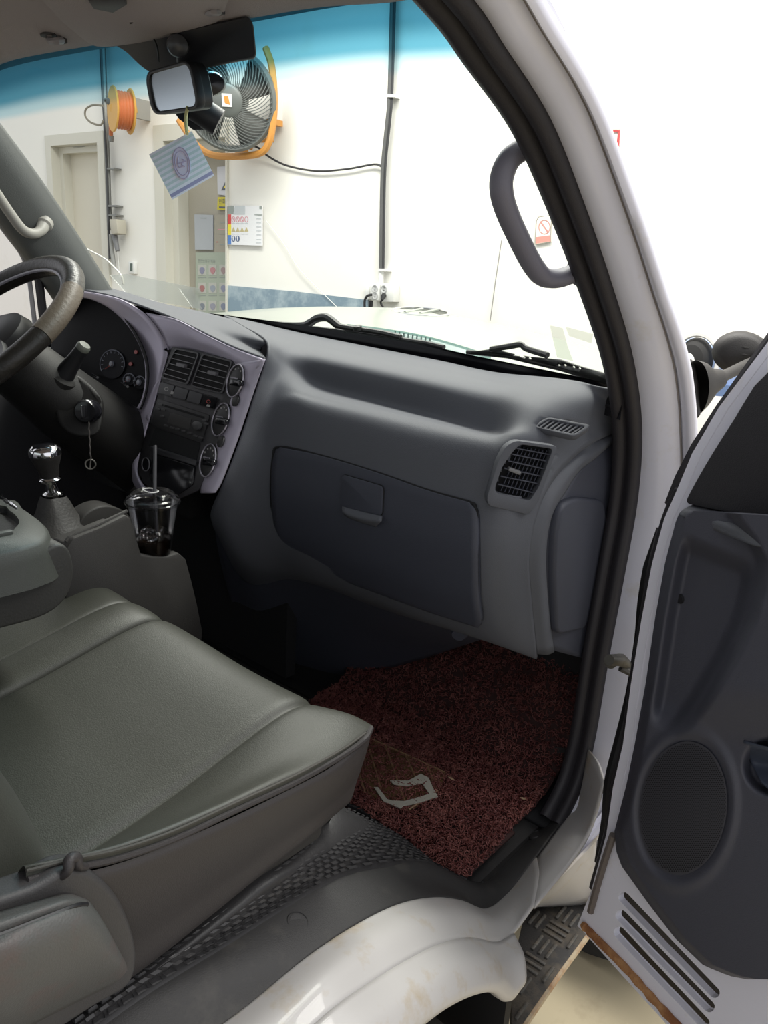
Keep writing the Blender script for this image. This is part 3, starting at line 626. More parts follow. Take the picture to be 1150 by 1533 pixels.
# instrument cluster
def cl(px, py, d=0.0): return UPL(px, py, V(-0.4, 0.985+d, 0.78), nrm(V(0, 1, -0.25)))
cb = [(70, 470), (100, 440), (140, 438), (180, 455), (212, 495), (228, 540), (228, 590), (214, 622), (170, 600), (120, 575), (80, 560)]
clu = mk('instrument_cluster', prism([cl(*p) for p in cb], (0, 0.02, 0)), mat('cluster_black', (0.004, 0.004, 0.005), 0.6, spec=.08), dash)
mk('cluster_hood', patch([[B(*p, 0.012) for p in hin], [cl(*p, -0.02) for p in hin], [cl(p[0]-2, p[1]+1, 0.0) for p in hin]], 5, 3), void_m, dash, sol=0.002)
dial_m = mat('dial_face', (0.008, 0.008, 0.011), 0.6, spec=.1); dm = mat('dial_mark', (0.22, 0.23, 0.27), 0.4)
def dial(x, y, rx, ry, nt):
    d = mk('dial', prism([cl(x+rx*math.cos(t), y+ry*math.sin(t), -0.003) for t in np.linspace(0, 6.283, 29)[:-1]], (0, 0.003, 0)), dial_m, clu)
    mk('scale', tube([cl(x+rx*0.96*math.cos(t), y+ry*0.96*math.sin(t), -0.0035) for t in np.linspace(2.6, 6.6, 24)], 0.0012, 5), dm, d)
    for t in np.linspace(2.7, 6.5, nt):
        mk('tick', tube([cl(x+rx*k*math.cos(t), y+ry*k*math.sin(t), -0.0036) for k in (0.74, 0.88)], 0.0009, 4), dm, d)
    mk('hub', lathe([(0.0001, 0.006), (0.006, 0.005), (0.007, 0)], cl(x, y, -0.003), (0, -1, 0.25), 14), dm, d)
    mk('needle', tube([cl(x, y, -0.007), cl(x-rx*0.6, y+ry*0.35, -0.007)], 0.0012, 5), mat('needle_red', (0.3, 0.06, 0.05), 0.4), d)
dial(168, 545, 19, 22, 11); dial(193, 568, 9, 9, 5); dial(209, 573, 9, 10, 5)
for (x, y, m_) in [(203, 527, red_m), (195, 545, red_m), (212, 519, dm)]:
    mk('warning_lamp', prism([cl(x+2.5*math.cos(t), y+3*math.sin(t), -0.003) for t in np.linspace(0, 6.283, 11)[:-1]], (0, 0.002, 0)), m_, clu)
for (x, y) in [(141, 561), (186, 575)]:
    mk('reset_stem', tube([cl(x-4, y-2, -0.01), cl(x+5, y+4, -0.03)], 0.003, 8), blackgloss_m, clu)
# grey panel under the cluster
c1 = [(110, 552), (130, 563), (152, 573), (185, 592), (213, 614)]; c2 = [(115, 580), (140, 600), (165, 625), (190, 655), (207, 690)]; c3 = [(120, 620), (145, 650), (168, 690), (190, 730), (212, 745)]
mk('cluster_lower_panel', patch([[B(*p, 0.03) for p in c1], [B(*p, 0.016) for p in c1], [B(*p, 0.005) for p in c2], [B(*p, 0.05) for p in c3]], 6, 5), mat('cluster_panel_grey', (0.085, 0.080, 0.078), 0.5, bump=(800, 0.2)), dash, sol=0.003)
# lower dark part of the dash in front of the driver and behind the console
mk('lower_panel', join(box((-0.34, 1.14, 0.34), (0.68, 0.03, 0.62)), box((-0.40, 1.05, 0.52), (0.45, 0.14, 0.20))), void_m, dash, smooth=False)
# ---------------------------------------------------------------- seats
def rails(R, nu=6, nv=5): return patch(R, nu, nv)
TOPP = [(.20, .374), (.30, .381), (.40, .393), (.48, .409), (.56, .427), (.61, .431), (.643, .416), (.654, .378), (.648, .29), (.635, .18)]
def rail(x, dz, front=0.0, xs=None):
    return [V(x if xs is None else xs[i], y-(front if i > 4 else front*max(0, (i-2))/3), z+dz) for i, (y, z) in enumerate(TOPP)]
seat = thing('passenger_seat', (0.45, 0.42, 0.17), 'dark olive vinyl passenger seat beside the open truck door', 'seat')
H = [U(40, 1318, X=.69), U(110, 1300, X=.69), U(180, 1284, X=.69), U(260, 1256, X=.692), U(350, 1214, X=.694), U(440, 1172, X=.694), U(510, 1133, X=.69), U(546, 1107, X=.683), U(556, 1090, X=.672)]
EDG = [U(556, 1090, X=.672), U(554, 1106, X=.670), U(547, 1136, X=.665), U(533, 1172, X=.657), U(516, 1207, X=.648)]
top = [rail(.238, -.018), rail(.243, -.004), rail(.26, .003), rail(.34, .002), rail(.44, -.002), rail(.53, .0), rail(.565, .001), rail(.578, -.006, .002), rail(.592, .003, .003)]
# outer bolster rails resampled to the same count
def resamp(pts, n):
    P = cr(pts, 12); L = [0.0]
    for a, b in zip(P[:-1], P[1:]): L.append(L[-1]+np.linalg.norm(b-a))
    return [V(*[np.interp(L[-1]*k/(n-1), L, [p[c] for p in P]) for c in range(3)]) for k in range(n)]
Hn = resamp(H, 6)+[p+V(-.004, .002, 0) for p in EDG[1:]]
R9 = top[-1]
def lerp(a, b, t, d=0.0): return [p*(1-t)+q*t+V(0, 0, d) for p, q in zip(a, b)]
Hu = [p+V(-0.004, 0, 0.012 if i < 4 else .007 if i == 4 else .002) for i, p in enumerate(Hn)]
cush = mk('cushion', rails(top+[lerp(R9, Hn, .35, .006), lerp(R9, Hn, .68, .008), Hu, Hn], 5, 4), vinyl_m, seat, sharp=85)
sb = [(60, 1545), (130, 1500), (200, 1462), (290, 1392), (380, 1318), (445, 1268), (485, 1232), (516, 1207)]
Sb = resamp([U(p[0], p[1], X=(.668 if i < 6 else .660 if i == 6 else .648)) for i, p in enumerate(sb)], 6)
Hs = [p+V(0.002, 0, -0.004) for p in Hn[:6]]
def srow(t, dx, dz):
    r = [a*(1-t)+b*t+V(dx, 0, dz) for a, b in zip(Hs[:5], Sb[:5])]; k = t*4; i = min(3, int(k)); e = EDG[i]*(1-(k-i))+EDG[i+1]*(k-i)
    pre = (Hs[5]*(1-t)+Sb[5]*t+r[4])/2
    return r+[pre*.5+e*.5+V(dx*1.2, -.008, 0), e]
mk('side_panel', rails([srow(0, 0, 0), srow(.08, .005, 0), srow(.35, .007, .004), srow(.7, .003, .004), srow(1, 0, 0), [p+V(-.06, -.01, -.01) for p in srow(1, 0, 0)]], 5, 5), vinyl2_m, seat, sharp=85)
mk('piping', tube(cr(H, 5), 0.0035, 8), vinyl2_m, seat)
mk('piping_seam', tube(cr([p+V(0.001, 0, 0.010) for p in H[:8]], 5), 0.0016, 6), mat('thread_dark', (0.05, 0.047, 0.04), 0.7), seat)
bk = [[V(x, .255+.02*math.cos((x-.45)*7), .36), V(x, .275, .40), V(x, .262, .47), V(x, .20, .62), V(x, .08, .95), V(x, .0, .98), V(x, -.06, .93), V(x, .06, .45), V(x, .10, .36)] for x in (.25, .27, .36, .45, .55, .63, .66)]
for r_, k in ((0, -.06), (6, -.06), (1, -.02), (5, -.02)):
    for i in range(5): bk[r_][i] = bk[r_][i]+V(0, k, 0)
mk('backrest', rails(bk, 4, 4), vinyl_m, seat, sharp=80)
mk('pucker', tube(cr([U(88, 1316, X=.698), U(102, 1303, X=.703), U(104, 1288, X=.700), U(114, 1284, X=.698), U(118, 1296, X=.700), U(130, 1298, X=.697)], 8), [.003+.002*math.sin(math.pi*k/40) for k in range(41)], 10), vinyl2_m, seat)
rc = [[(-40, 1378, .700), (0, 1364, .703), (50, 1350, .705), (95, 1338, .704), (122, 1340, .695)],
      [(-40, 1394, .722), (0, 1380, .724), (55, 1362, .725), (105, 1346, .722), (135, 1350, .705)],
      [(-40, 1412, .726), (0, 1398, .728), (60, 1375, .728), (115, 1354, .725), (142, 1360, .708)],
      [(-40, 1416, .732), (0, 1403, .734), (60, 1380, .734), (120, 1360, .730), (148, 1368, .710)],
      [(-40, 1432, .742), (10, 1424, .743), (75, 1408, .742), (138, 1380, .736), (162, 1392, .712)],
      [(-40, 1480, .742), (10, 1478, .742), (85, 1455, .741), (150, 1415, .735), (180, 1425, .710)],
      [(-40, 1520, .730), (10, 1518, .730), (90, 1485, .728), (165, 1448, .722), (190, 1446, .705)],
      [(-40, 1560, .700), (10, 1555, .700), (90, 1515, .700), (165, 1478, .700), (190, 1465, .695)]]
mk('recliner_cover', patch([[U(p[0], p[1], X=p[2]) for p in r] for r in rc], 6, 4), mat('recliner_plastic', (0.085, 0.085, 0.080), 0.5, bump=(500, 0.3), var=(25, 0.3, (0.10, 0.075, 0.07))), seat, sharp=70, sol=0.003)
mk('recliner_groove', tube(cr([U(-40, 1413, X=.7285), U(0, 1400, X=.7305), U(60, 1377, X=.7305), U(112, 1357, X=.728), U(130, 1354, X=.718)], 5), .0022, 6), black_m, seat)
dk = [(50, 1330), (100, 1304), (140, 1308), (178, 1345), (200, 1395), (206, 1440), (192, 1478), (140, 1510), (60, 1560), (-40, 1600), (-60, 1500), (-60, 1380)]
mk('hinge_cover', prism([U(*p, X=.702) for p in cr(dk, 4, True)], (-.03, 0, 0)), mat('hinge_plastic', (0.045, 0.043, 0.043), 0.5, bump=(600, .2)), seat, bev=0.006, seg=3)
mk('seat_base', join(box((.44, .42, .23), (.36, .42, .22)), box((.44, .35, .31), (.42, .5, .08))), console_m, seat, bev=0.01)

cseat = thing('jump_seat', (0.07, 0.42, 0.17), 'narrow dark vinyl centre seat cushion beside the gear lever', 'seat')
cr_ = [rail(-.13, -.05), rail(-.125, -.01), rail(-.10, .003), rail(.0, .002), rail(.10, .002), rail(.143, .0), rail(.15, -.004), rail(.158, .002), rail(.20, .004), rail(.226, -.001), rail(.234, -.016)]
mk('cushion', rails(cr_, 5, 4), vinyl_m, cseat, sharp=85)
mk('seat_base', box((.05, .42, .25), (.34, .44, .22)), console_m, cseat, bev=0.01)
mk('backrest_stub', box((.05, .10, .45), (.30, .18, .26)), vinyl_m, cseat, bev=0.03, seg=3)

# folded centre armrest with cup tray
arm = thing('folded_armrest', (0.09, 0.30, 0.43), 'grey folded armrest with moulded cup tray on the centre seat', 'armrest')
arm_m = mat('armrest_plastic', (0.058, 0.060, 0.052), 0.5, bump=(500, 0.2)); armlow_m = mat('armrest_vinyl', (0.040, 0.039, 0.036), 0.5, bump=(300, 0.3))
ao = [U(-30, 855, X=.24), U(0, 846, X=.24), U(50, 832, X=.24), U(85, 815, X=.24), U(103, 822, X=.24), U(111, 850, X=.24), U(107, 880, X=.24), U(92, 905, X=.24), U(60, 925, X=.24), U(0, 942, X=.24), U(-30, 950, X=.24)]
mk('pad', prism(cr(ao, 4), (-.27, 0, 0)), armlow_m, arm, bev=0.012, seg=4)
tz = .60
k_ = [U(5, 746, Z=tz), U(32, 758, Z=tz), U(58, 776, Z=tz), U(71, 792, Z=tz), U(66, 806, Z=tz), U(44, 815, Z=tz), U(0, 826, Z=tz)]
ro = cr(k_+[V(.24, .22, tz), V(.20, .17, tz), V(.06, .16, tz), V(-.02, .20, tz), V(-.04, .34, tz)], 3, True)
k2 = [U(-2, 756, Z=tz), U(14, 764, Z=tz), U(24, 772, Z=tz), U(29, 781, Z=tz), U(23, 790, Z=tz), U(6, 799, Z=tz)]
ri = cr(k2+[V(.15, .36, tz), V(.13, .30, tz), V(.09, .27, tz), V(.05, .28, tz), V(.03, .32, tz), V(.015, .40, tz)], 3, True)
rc_t = sum(ro)/len(ro)
mk('tray', gridvf([[rc_t+(p-rc_t)*1.10+V(0, 0, -.058) for p in ro], [rc_t+(p-rc_t)*1.04+V(0, 0, -.022) for p in ro], [rc_t+(p-rc_t)*1.015+V(0, 0, -.006) for p in ro], [rc_t+(p-rc_t)*.97 for p in ro], ri, [p+V(0, 0, -.006) for p in ri]], True), arm_m, arm, sharp=80)
ric = sum(ri)/len(ri)
mk('cup_well', gridvf([[p+V(0, 0, -.004) for p in ri], [ric+(p-ric)*.92+V(0, 0, -.045) for p in ri], [ric+(p-ric)*.02+V(0, 0, -.045) for p in ri]], True), black_m, arm)
mk('tray_latch', box(U(2, 801, Z=tz), (.012, .03, .010)), arm_m, arm, bev=.003)
for k in range(3):
    mk('tray_stripe', tube([U(2+k*7, 742+k*5, Z=tz+.002), U(12+k*7, 752+k*4, Z=tz+.002)], .0016, 6), chrome_m, arm)
# ---------------------------------------------------------------- console, gear lever
con = thing('centre_console', (-.02, .76, .20), 'dark plastic console with cup holder in front of the centre seat', 'console')
cs = [(95, 830), (110, 806), (150, 790), (188, 771), (196, 776), (203, 800), (212, 831), (230, 834), (252, 833), (268, 828), (279, 838), (287, 868), (296, 905), (304, 945), (300, 985), (200, 990), (100, 930)]
mk('side_wall', prism([U(*p, X=.078) for p in cs], (-.022, 0, 0)), console_m, con, bev=0.004, seg=2)
ci = [(112, 822), (150, 806), (188, 790), (200, 812), (212, 834), (230, 836), (252, 835), (268, 831), (279, 842), (287, 868), (296, 905), (300, 985), (200, 990), (110, 930)]
mk('body', prism([U(*p, X=.056) for p in ci], (-.075, 0, 0)), console_m, con, bev=0.004, seg=2)
mk('tunnel', box((-.14, .70, .30), (.26, .16, .22)), console_m, con, bev=.008)
mk('ridge', tube([U(100, 812, X=.066), U(112, 801, X=.066), U(150, 784, X=.066), U(190, 765, X=.066)], .0035, 8), console_m, con)
mk('dome_plate', prism(cr([U(*p, X=-.13) for p in [(118, 806), (122, 778), (138, 763), (160, 757), (182, 763), (197, 777), (201, 800), (160, 815)]], 4, True), (-.05, 0, 0)), console_m, con, bev=.006, seg=3)
gear = thing('gear_lever', (-.17, .66, .42), 'black and chrome gear knob on a leather boot', 'gear lever')
gk = U(70, 690, X=-.17)
boot_m = mat('boot_leather', (0.040, 0.038, 0.036), 0.55, bump=(200, .4))
gb0 = U(92, 822, X=-.165); gt = U(80, 742, X=-.17)
G_ = []
for k, (t, w) in enumerate([(0, .085), (.15, .074), (.4, .05), (.7, .034), (.9, .026), (1.0, .021)]):
    c0 = gb0*(1-t)+gt*t
    G_.append([c0+V(w*math.copysign(abs(math.cos(a))**.7, math.cos(a))*(1+.06*math.sin(5*a+k)), w*math.copysign(abs(math.sin(a))**.7, math.sin(a)), 0) for a in np.linspace(0, 2*math.pi, 25)[:-1]])
mk('boot', gridvf(G_, True), boot_m, gear)
gax = nrm(gk-gt)
mk('collar', lathe([(.016, -.004), (.019, .0), (.019, .006), (.012, .010), (.010, .022), (.012, .028), (.019, .030), (.020, .034), (.016, .037), (.012, .045)], gt, gax, 24), chrome_m, gear)
mk('knob', lathe([(.013, -.035), (.017, -.030), (.020, -.012), (.026, .004), (.029, .014), (.028, .022)], gk, gax, 28), mat('knob_leather', (0.025, 0.023, 0.022), .45, bump=(250, .3)), gear)
mk('knob_ring', lathe([(.029, .013), (.0295, .018), (.027, .026), (.020, .031), (.018, .031)], gk, gax, 28), chrome_m, gear)
mk('knob_cap', lathe([(.019, .030), (.012, .0325), (.0001, .033)], gk, gax, 24), blackgloss_m, gear)

# ---------------------------------------------------------------- iced coffee cup
cupt = thing('coffee_cup', tuple(U(231, 830, D=1.42)), 'clear plastic takeaway cup with straw and dark coffee in the console holder', 'cup')
cb_ = U(231, 830, D=1.42)
clear_m = glassmat('clear_plastic', (.66, .66, .69), refl=.14, rough=.2)
mk('cup_wall', lathe([(.028, .0), (.0295, .003), (.036, .05), (.0435, .098), (.046, .100), (.0465, .103)], cb_, (0, 0, 1), 36, caps=(True, False)), clear_m, cupt, recalc=True)
mk('lid', lathe([(.0475, .097), (.0485, .104), (.0465, .109), (.041, .111), (.038, .118), (.033, .121), (.030, .117), (.0001, .117)], cb_, (0, 0, 1), 36, caps=(False, True)), glassmat('lid_plastic', (.72, .72, .74), refl=.16, rough=.12), cupt)
mk('lid_rim', tube([cb_+V(.0485*math.cos(a), .0485*math.sin(a), .103) for a in np.linspace(0, 6.283, 41)[:-1]], .0013, 6, closed=True), glassmat('rim_plastic', (.7, .7, .72), refl=.3, rough=.1), cupt)
mk('coffee', lathe([(.0001, .003), (.027, .003), (.0295, .025), (.0305, .032), (.0001, .032)], cb_, (0, 0, 1), 30), mat('coffee', (.012, .006, .003), .15), cupt)
ice_m = glassmat('ice', (.75, .73, .72), refl=.14, rough=.15)
for k in range(6):
    a = k*1.1; ax = axes_from((math.cos(k), math.sin(2*k), 1.2), (1, k*.4, 0))
    mk('ice_cube', box(cb_+V(.017*math.cos(a), .017*math.sin(a), .036+.006*(k % 2)), (.019, .018, .016), ax), ice_m, cupt, bev=.003)
straw_m = mat('straw_black', (.05, .05, .055), .3)
mk('straw', tube([U(232, 667, D=1.405), cb_+V(.004, .002, .12), cb_+V(.006, .004, .01)], .0035, 10), straw_m, cupt)
mk('straw_slot', tube([cb_+V(-.006+.016*(abs(math.cos(a))**.5)*math.copysign(1, math.cos(a)), .0+.010*math.sin(a), .1215) for a in np.linspace(0, 6.283, 21)[:-1]], .0011, 6, closed=True), mat('slot_white', (.75, .75, .75), .3), cupt)

# ---------------------------------------------------------------- steering
stw = thing('steering_wheel', (-.36, .65, .80), 'black steering wheel with stitched brown and black rim cover', 'steering wheel')
swc = V(-.36, .65, .82); ti = math.radians(40); sa_ = V(1, 0, 0); sb_ = V(0, math.cos(ti), math.sin(ti)); sn = np.cross(sa_, sb_)
cover_m = mat('wheel_cover', (.022, .019, .016), .38, bump=(150, .5)); brown_m = mat('wheel_cover_brown', (.12, .095, .07), .5, bump=(150, .5))
def arc(a0, a1, n=40, r=.2, h=0): return [swc+r*(math.cos(a)*sa_+math.sin(a)*sb_)+sn*h for a in np.linspace(a0, a1, n)]
a_b0, a_b1 = math.radians(5), math.radians(42)
mk('rim', tube(arc(a_b1, a_b0+2*math.pi, 90), .0205, 14), cover_m, stw)
mk('rim_grip', tube(arc(a_b0, a_b1, 16), .0212, 14), brown_m, stw)
mk('rim_highlight', tube(arc(0, 2*math.pi, 90, .1785, .006), .0034, 6), mat('rim_highlight_lilac', (.28, .27, .31), .35), stw)  # highlight along the rim's inner edge, painted as a pale tube
for a in (math.radians(-20), math.radians(200), math.radians(-75), math.radians(-105)):
    mk('spoke', tube([swc+.19*(math.cos(a)*sa_+math.sin(a)*sb_), swc+.10*(math.cos(a)*sa_+math.sin(a)*sb_)-sn*.025, swc+.04*(math.cos(a)*sa_+math.sin(a)*sb_)-sn*.03], [.016, .02, .028], 12, flat=.6), black_m, stw)
mk('hub_pad', lathe([(.0001, .005), (.05, .003), (.07, -.008), (.078, -.03), (.06, -.05)], swc-sn*.005, sn, 30), black_m, stw)
col_m = mat('column_plastic', (.012, .0115, .011), .5, bump=(700, .2), spec=.25)
colu = thing('steering_shroud', (-.36, .8, .5), 'dark plastic steering column shroud with stalk and ignition key', 'steering shroud')
ca_ = nrm(V(0, .80, -.60))
mk('shroud', tube([swc-sn*.055, swc-sn*.09, V(-.35, .80, .665), V(-.34, .90, .585), V(-.34, 1.0, .50)], [.05, .078, .092, .098, .10], 20, n0=(1, 0, 0), flat=.85), col_m, colu)
mk('shroud_wing', prism(cr([U(86, 575, D=1.56), U(112, 562, D=1.57), U(132, 572, D=1.58), U(152, 595, D=1.58), U(155, 618, D=1.58), U(148, 648, D=1.57), U(120, 655, D=1.56), U(92, 640, D=1.55), U(80, 605, D=1.55)], 4, True), -ray(120, 600)*-.16), col_m, colu, bev=.008, seg=3)
ig = U(130, 616, D=1.55); ign = nrm(CAMP-ig+V(-.4, -.3, -.1))
mk('ignition_lock', lathe([(.024, -.02), (.024, .006), (.020, .012), (.012, .013), (.0001, .013)], ig, ign, 24), blackgloss_m, colu)
mk('key', box(ig+ign*.022, (.004, .026, .022), axes_from(ign, (1, .2, .1))), blackgloss_m, colu, bev=.003)
s0, s1 = U(93, 566, D=1.56), U(124, 521, D=1.53)
mk('stalk', tube([s0, s0*.6+s1*.4, s0*.25+s1*.75, s1], [.022, .017, .014, .013], 16), black_m, colu)
mk('stalk_cap', lathe([(.0135, -.003), (.014, .004), (.011, .009), (.0001, .010)], s1, nrm(s1-s0), 18), mat('stalk_grey', (.14, .15, .13), .35), colu)
mk('stalk_boot', lathe([(.034, -.01), (.031, .006), (.023, .010)], s0, nrm(s1-s0), 20), col_m, colu)
kc = thing('key_chain', tuple(U(136, 705, D=1.53)), 'small metal key ring charm hanging from the ignition', 'key chain')
k0, k1 = U(133, 632, D=1.53), U(136, 687, D=1.53)
for k in range(9):
    t = k/9; p = k0*(1-t)+k1*t; q = k0*(1-(k+1.15)/9)+k1*(k+1.15)/9
    mk('link', tube([p, (p+q)/2+V(.0012*(-1)**k, 0, 0), q], .0014, 6), mat('chain_metal', (.10, .09, .085), .4, .6) if k == 0 else bpy.data.materials['chain_metal'], kc)
cc = U(135.5, 695, D=1.53); cax = axes_from(CAMP-cc, (1, .6, 0))
mk('charm_ring', tube([cc+.0095*(math.cos(a)*cax[0]+math.sin(a)*cax[1]) for a in np.linspace(0, 6.283, 25)[:-1]], .0016, 6, closed=True), steel_m, kc)
mk('charm_bar', tube([cc+.009*cax[1], cc-.009*cax[1]], .0014, 6), steel_m, kc)
# ---------------------------------------------------------------- open door
DO = V(.86, 1.06, 0); th = math.radians(70)
DD = V(math.sin(th), -math.cos(th), 0); DN = V(-math.cos(th), -math.sin(th), 0)
def dp(px, py, h=0.0): return UPL(px, py, DO+DN*h, DN)
def polyholes(outer, holes):
    bm = bmesh.new(); es = []
    for loop in [outer]+holes:
        vs = [bm.verts.new(tuple(p)) for p in loop]
        for i in range(len(vs)): es.append(bm.edges.new((vs[i], vs[(i+1) % len(vs)])))
    bmesh.ops.triangle_fill(bm, edges=es, use_beauty=True)
    bm.verts.index_update(); v = [np.array(q.co) for q in bm.verts]; f = [tuple(q.index for q in fa.verts) for fa in bm.faces]; bm.free()
    return v, f
door = thing('passenger_door', tuple(DO+DD*.3+V(0, 0, -.08)), 'open white truck door with dark grey trim and speaker', 'truck door')
def capsule(a, b, r, n=6):
    a = np.array(a, float); b = np.array(b, float); d = nrm(b-a); p = np.array([-d[1], d[0]]); out = []
    for k in range(n+1):
        t = math.pi*k/n; out.append(a+r*(math.cos(t)*p-math.sin(t)*d))
    for k in range(n+1):
        t = math.pi*k/n; out.append(b+r*(-math.cos(t)*p+math.sin(t)*d))
    return out
opx = [(1190, 470), (1150, 524), (1085, 610), (1045, 678), (1022, 733), (1003, 776), (985, 842), (969, 925), (953, 1022), (941, 1112), (926, 1175), (916, 1245), (893, 1330), (872, 1383), (880, 1390), (945, 1462), (1012, 1535), (1060, 1590), (1260, 1640), (1260, 470)]
hol = [capsule((942, 1340), (1078, 1481), 8), capsule((938, 1367), (1070, 1502), 8.5), capsule((935, 1392), (1062, 1526), 8.5)]
inner = polyholes([dp(x, y, -.03) for x, y in opx], [[dp(q[0], q[1], -.03) for q in h] for h in hol])
mk('inner_frame', inner, paint_m, door, smooth=False, sol=.012)
for h in hol[1:]:
    mk('slot_rim', tube([dp(q[0], q[1], -.03) for q in h], .0012, 6, closed=True), paint_m, door)
osk = [(p[0]-4, p[1]) for p in opx]
mk('outer_skin', prism([dp(x, y, -.075) for x, y in [(1250, 640), (1040, 700), (1005, 776), (969, 925), (941, 1112), (905, 1330), (872, 1390), (1012, 1540), (1060, 1600), (1260, 1660)]], -DN*.006), mat('door_cavity', (.10, .09, .08), .7), door, smooth=False)
mk('edge_flange', tube([dp(x, y, -.022) for x, y in [(p[0]+6, p[1]) for p in opx[1:13]]], .006, 6), paint_m, door)
mk('seal', tube(cr([dp(x-5, y-1, -.036) for x, y in opx[4:13]], 4), .007, 8), rubber_m, door)
# window channel: black run on the outer side of the slanted frame
mk('window_channel', tube([dp(x, y, -.045) for x, y in [(1200, 445), (1140, 529), (1081, 611), (1043, 669), (1019, 716), (1004, 755)]], .0085, 8), rubber_m, door)
rr = [(918, 1250), (905, 1290), (892, 1335), (884, 1365)]
mk('drip_rubber', tube([dp(x, y, -.008) for x, y in rr], .006, 8), mat('drip_rubber', (.12, .10, .09), .7), door)
mk('rust_edge', tube(cr([dp(x, y, -.014) for x, y in [(872, 1384), (890, 1402), (935, 1447), (975, 1492), (1015, 1536), (1040, 1566)]], 4), [.005+.003*abs(math.sin(k*1.7)) for k in range(21)], 8), rust_m, door)
# sail panel and window trim (upper dark part)
up = [(1260, 520), (1150, 556), (1098, 628), (1056, 695), (1030, 742), (1028, 752), (1040, 757), (1100, 770), (1165, 785), (1260, 800)]
mk('upper_trim', prism(cr([dp(x, y, .004) for x, y in up], 3), -DN*.02), mat('upper_trim_black', (.020, .019, .022), .55, bump=(700, .3)), door, bev=.006, seg=3)
# main trim built as a relief over the door plane
xl = lambda y: float(np.interp(y, [755, 766, 780, 842, 925, 1022, 1112, 1175, 1245, 1275, 1297, 1353, 1405, 1445, 1461, 1470], [1038, 1018, 1012, 996, 981, 967, 951, 938, 920, 923, 931, 971, 1011, 1053, 1092, 1140]))
sst = lambda a, b, x: max(0.0, min(1.0, (x-a)/(b-a)))**2*(3-2*max(0.0, min(1.0, (x-a)/(b-a))))
pr_ = lambda y: float(np.interp(y, [760, 800, 830, 870, 920, 980, 1040, 1070, 1100], [1085, 1118, 1134, 1132, 1118, 1090, 1055, 1035, 1010]))
def relief(x, y):
    d = x-xl(y); h = .018*sst(0, 16, d)
    dr = pr_(y)-x
    ins = sst(0, 26, dr)*sst(12, 34, d)*sst(790, 822, y+ (x-1010)*-.35)*sst(1085, 1030, y+(x-960)*-.45)
    h -= .026*ins
    if y < 1120: h += .030*sst(4, -18, dr)*sst(1120, 1020, y)
    ex, ey = (x-1023)/72, (y-1210)/110
    sh = ex*math.cos(.12)+ey*.1; r = math.hypot(sh, ey)
    h += .005*(sst(1.22, 1.04, r)-sst(1.04, .90, r))
    ra = math.hypot((x-1165)/55, (y-1145)/50)
    h -= .03*sst(1.0, .7, ra)
    return h
ys = list(np.linspace(764, 1466, 160)); GT = []
for y in ys:
    a = xl(y); row = []
    for k in range(110):
        t = (k/109)**1.1; x = a+(1265-a)*t; row.append(dp(x, y+(x-a)*.06*(1 if y < 900 else max(0, 1-(y-900)/300)), relief(x, y)))
    GT.append(row)
GT.insert(0, [p-DN*.012 for p in GT[0]]); GT = [[r[0]-DN*(.03)]+r for r in GT]; GT.append([p-DN*.04 for p in GT[-1]])
trim = mk('trim_panel', gridvf(GT), doortrim_m, door, sharp=85)
lg = [[(1016, 771, .014), (1060, 790, .016), (1100, 806, .03), (1125, 815, .046), (1160, 822, .048), (1260, 850, .05)],
      [(1024, 762, .010), (1065, 776, .016), (1108, 791, .026), (1135, 802, .036), (1165, 808, .038), (1260, 835, .04)],
      [(1038, 755, -.004), (1075, 764, -.004), (1115, 774, -.004), (1140, 779, -.004), (1170, 784, -.004), (1260, 800, -.004)]]
mk('arm_ledge', patch([[dp(*p) for p in r] for r in lg], 5, 4), dash_m, door, sol=.003)
# speaker grille: perforated oval
gr_m = mat('grille_mesh', (.046, .046, .056), .55)
gE = []
for r in (0, .25, .5, .75, .91):
    gE.append([dp(1023+72*r*math.cos(t)-7*r*math.sin(t), 1210+110*r*math.sin(t), relief(1023, 1210)+.003+.004*(1-r*r)) for t in np.linspace(0, 2*math.pi, 41)[:-1]])
mk('speaker_grille', gridvf(gE, True), gr_m, door)
hv, hf = [], []
hs = 3.4
j = 0
y = 1112.0
while y < 1310:
    x = 950.0+(j % 2)*hs/2
    while x < 1100:
        ey = (y-1210)/110; ex = (x-1023)/72+ey*7/72
        if math.hypot(ex, ey) < .88:
            r = math.hypot(ex, ey); b = len(hv); hh = relief(1023, 1210)+.003+.004*(1-r*r)+.0004
            for k in range(6):
                t = k*math.pi/3; hv.append(dp(x+1.15*math.cos(t), y+1.15*math.sin(t), hh))
            hf.append(tuple(range(b, b+6)))
        x += hs
    y += hs*.87; j += 1
mk('grille_holes', (hv, hf), void_m, door, kind='stuff', smooth=False)
pc = [(1120, 1112), (1160, 1118), (1220, 1130), (1220, 1200), (1165, 1190), (1140, 1172), (1122, 1140), (1113, 1116)]
mk('pull_cup', patch([[dp(1114, 1108, .02), dp(1150, 1118, .022), dp(1220, 1130, .022)], [dp(1124, 1140, -.006), dp(1155, 1145, -.012), dp(1220, 1155, -.012)], [dp(1140, 1172, .012), dp(1162, 1188, .018), dp(1220, 1205, .02)]], 6, 6), mat('pull_cup_blue', (.05, .06, .085), .35), door, sol=.002)
mk('screw', lathe([(.0065, .003), (.0075, .0), (.006, -.001), (.003, -.004), (.0001, -.004)], dp(1018, 896, relief(1018, 896)), DN, 18), black_m, door)
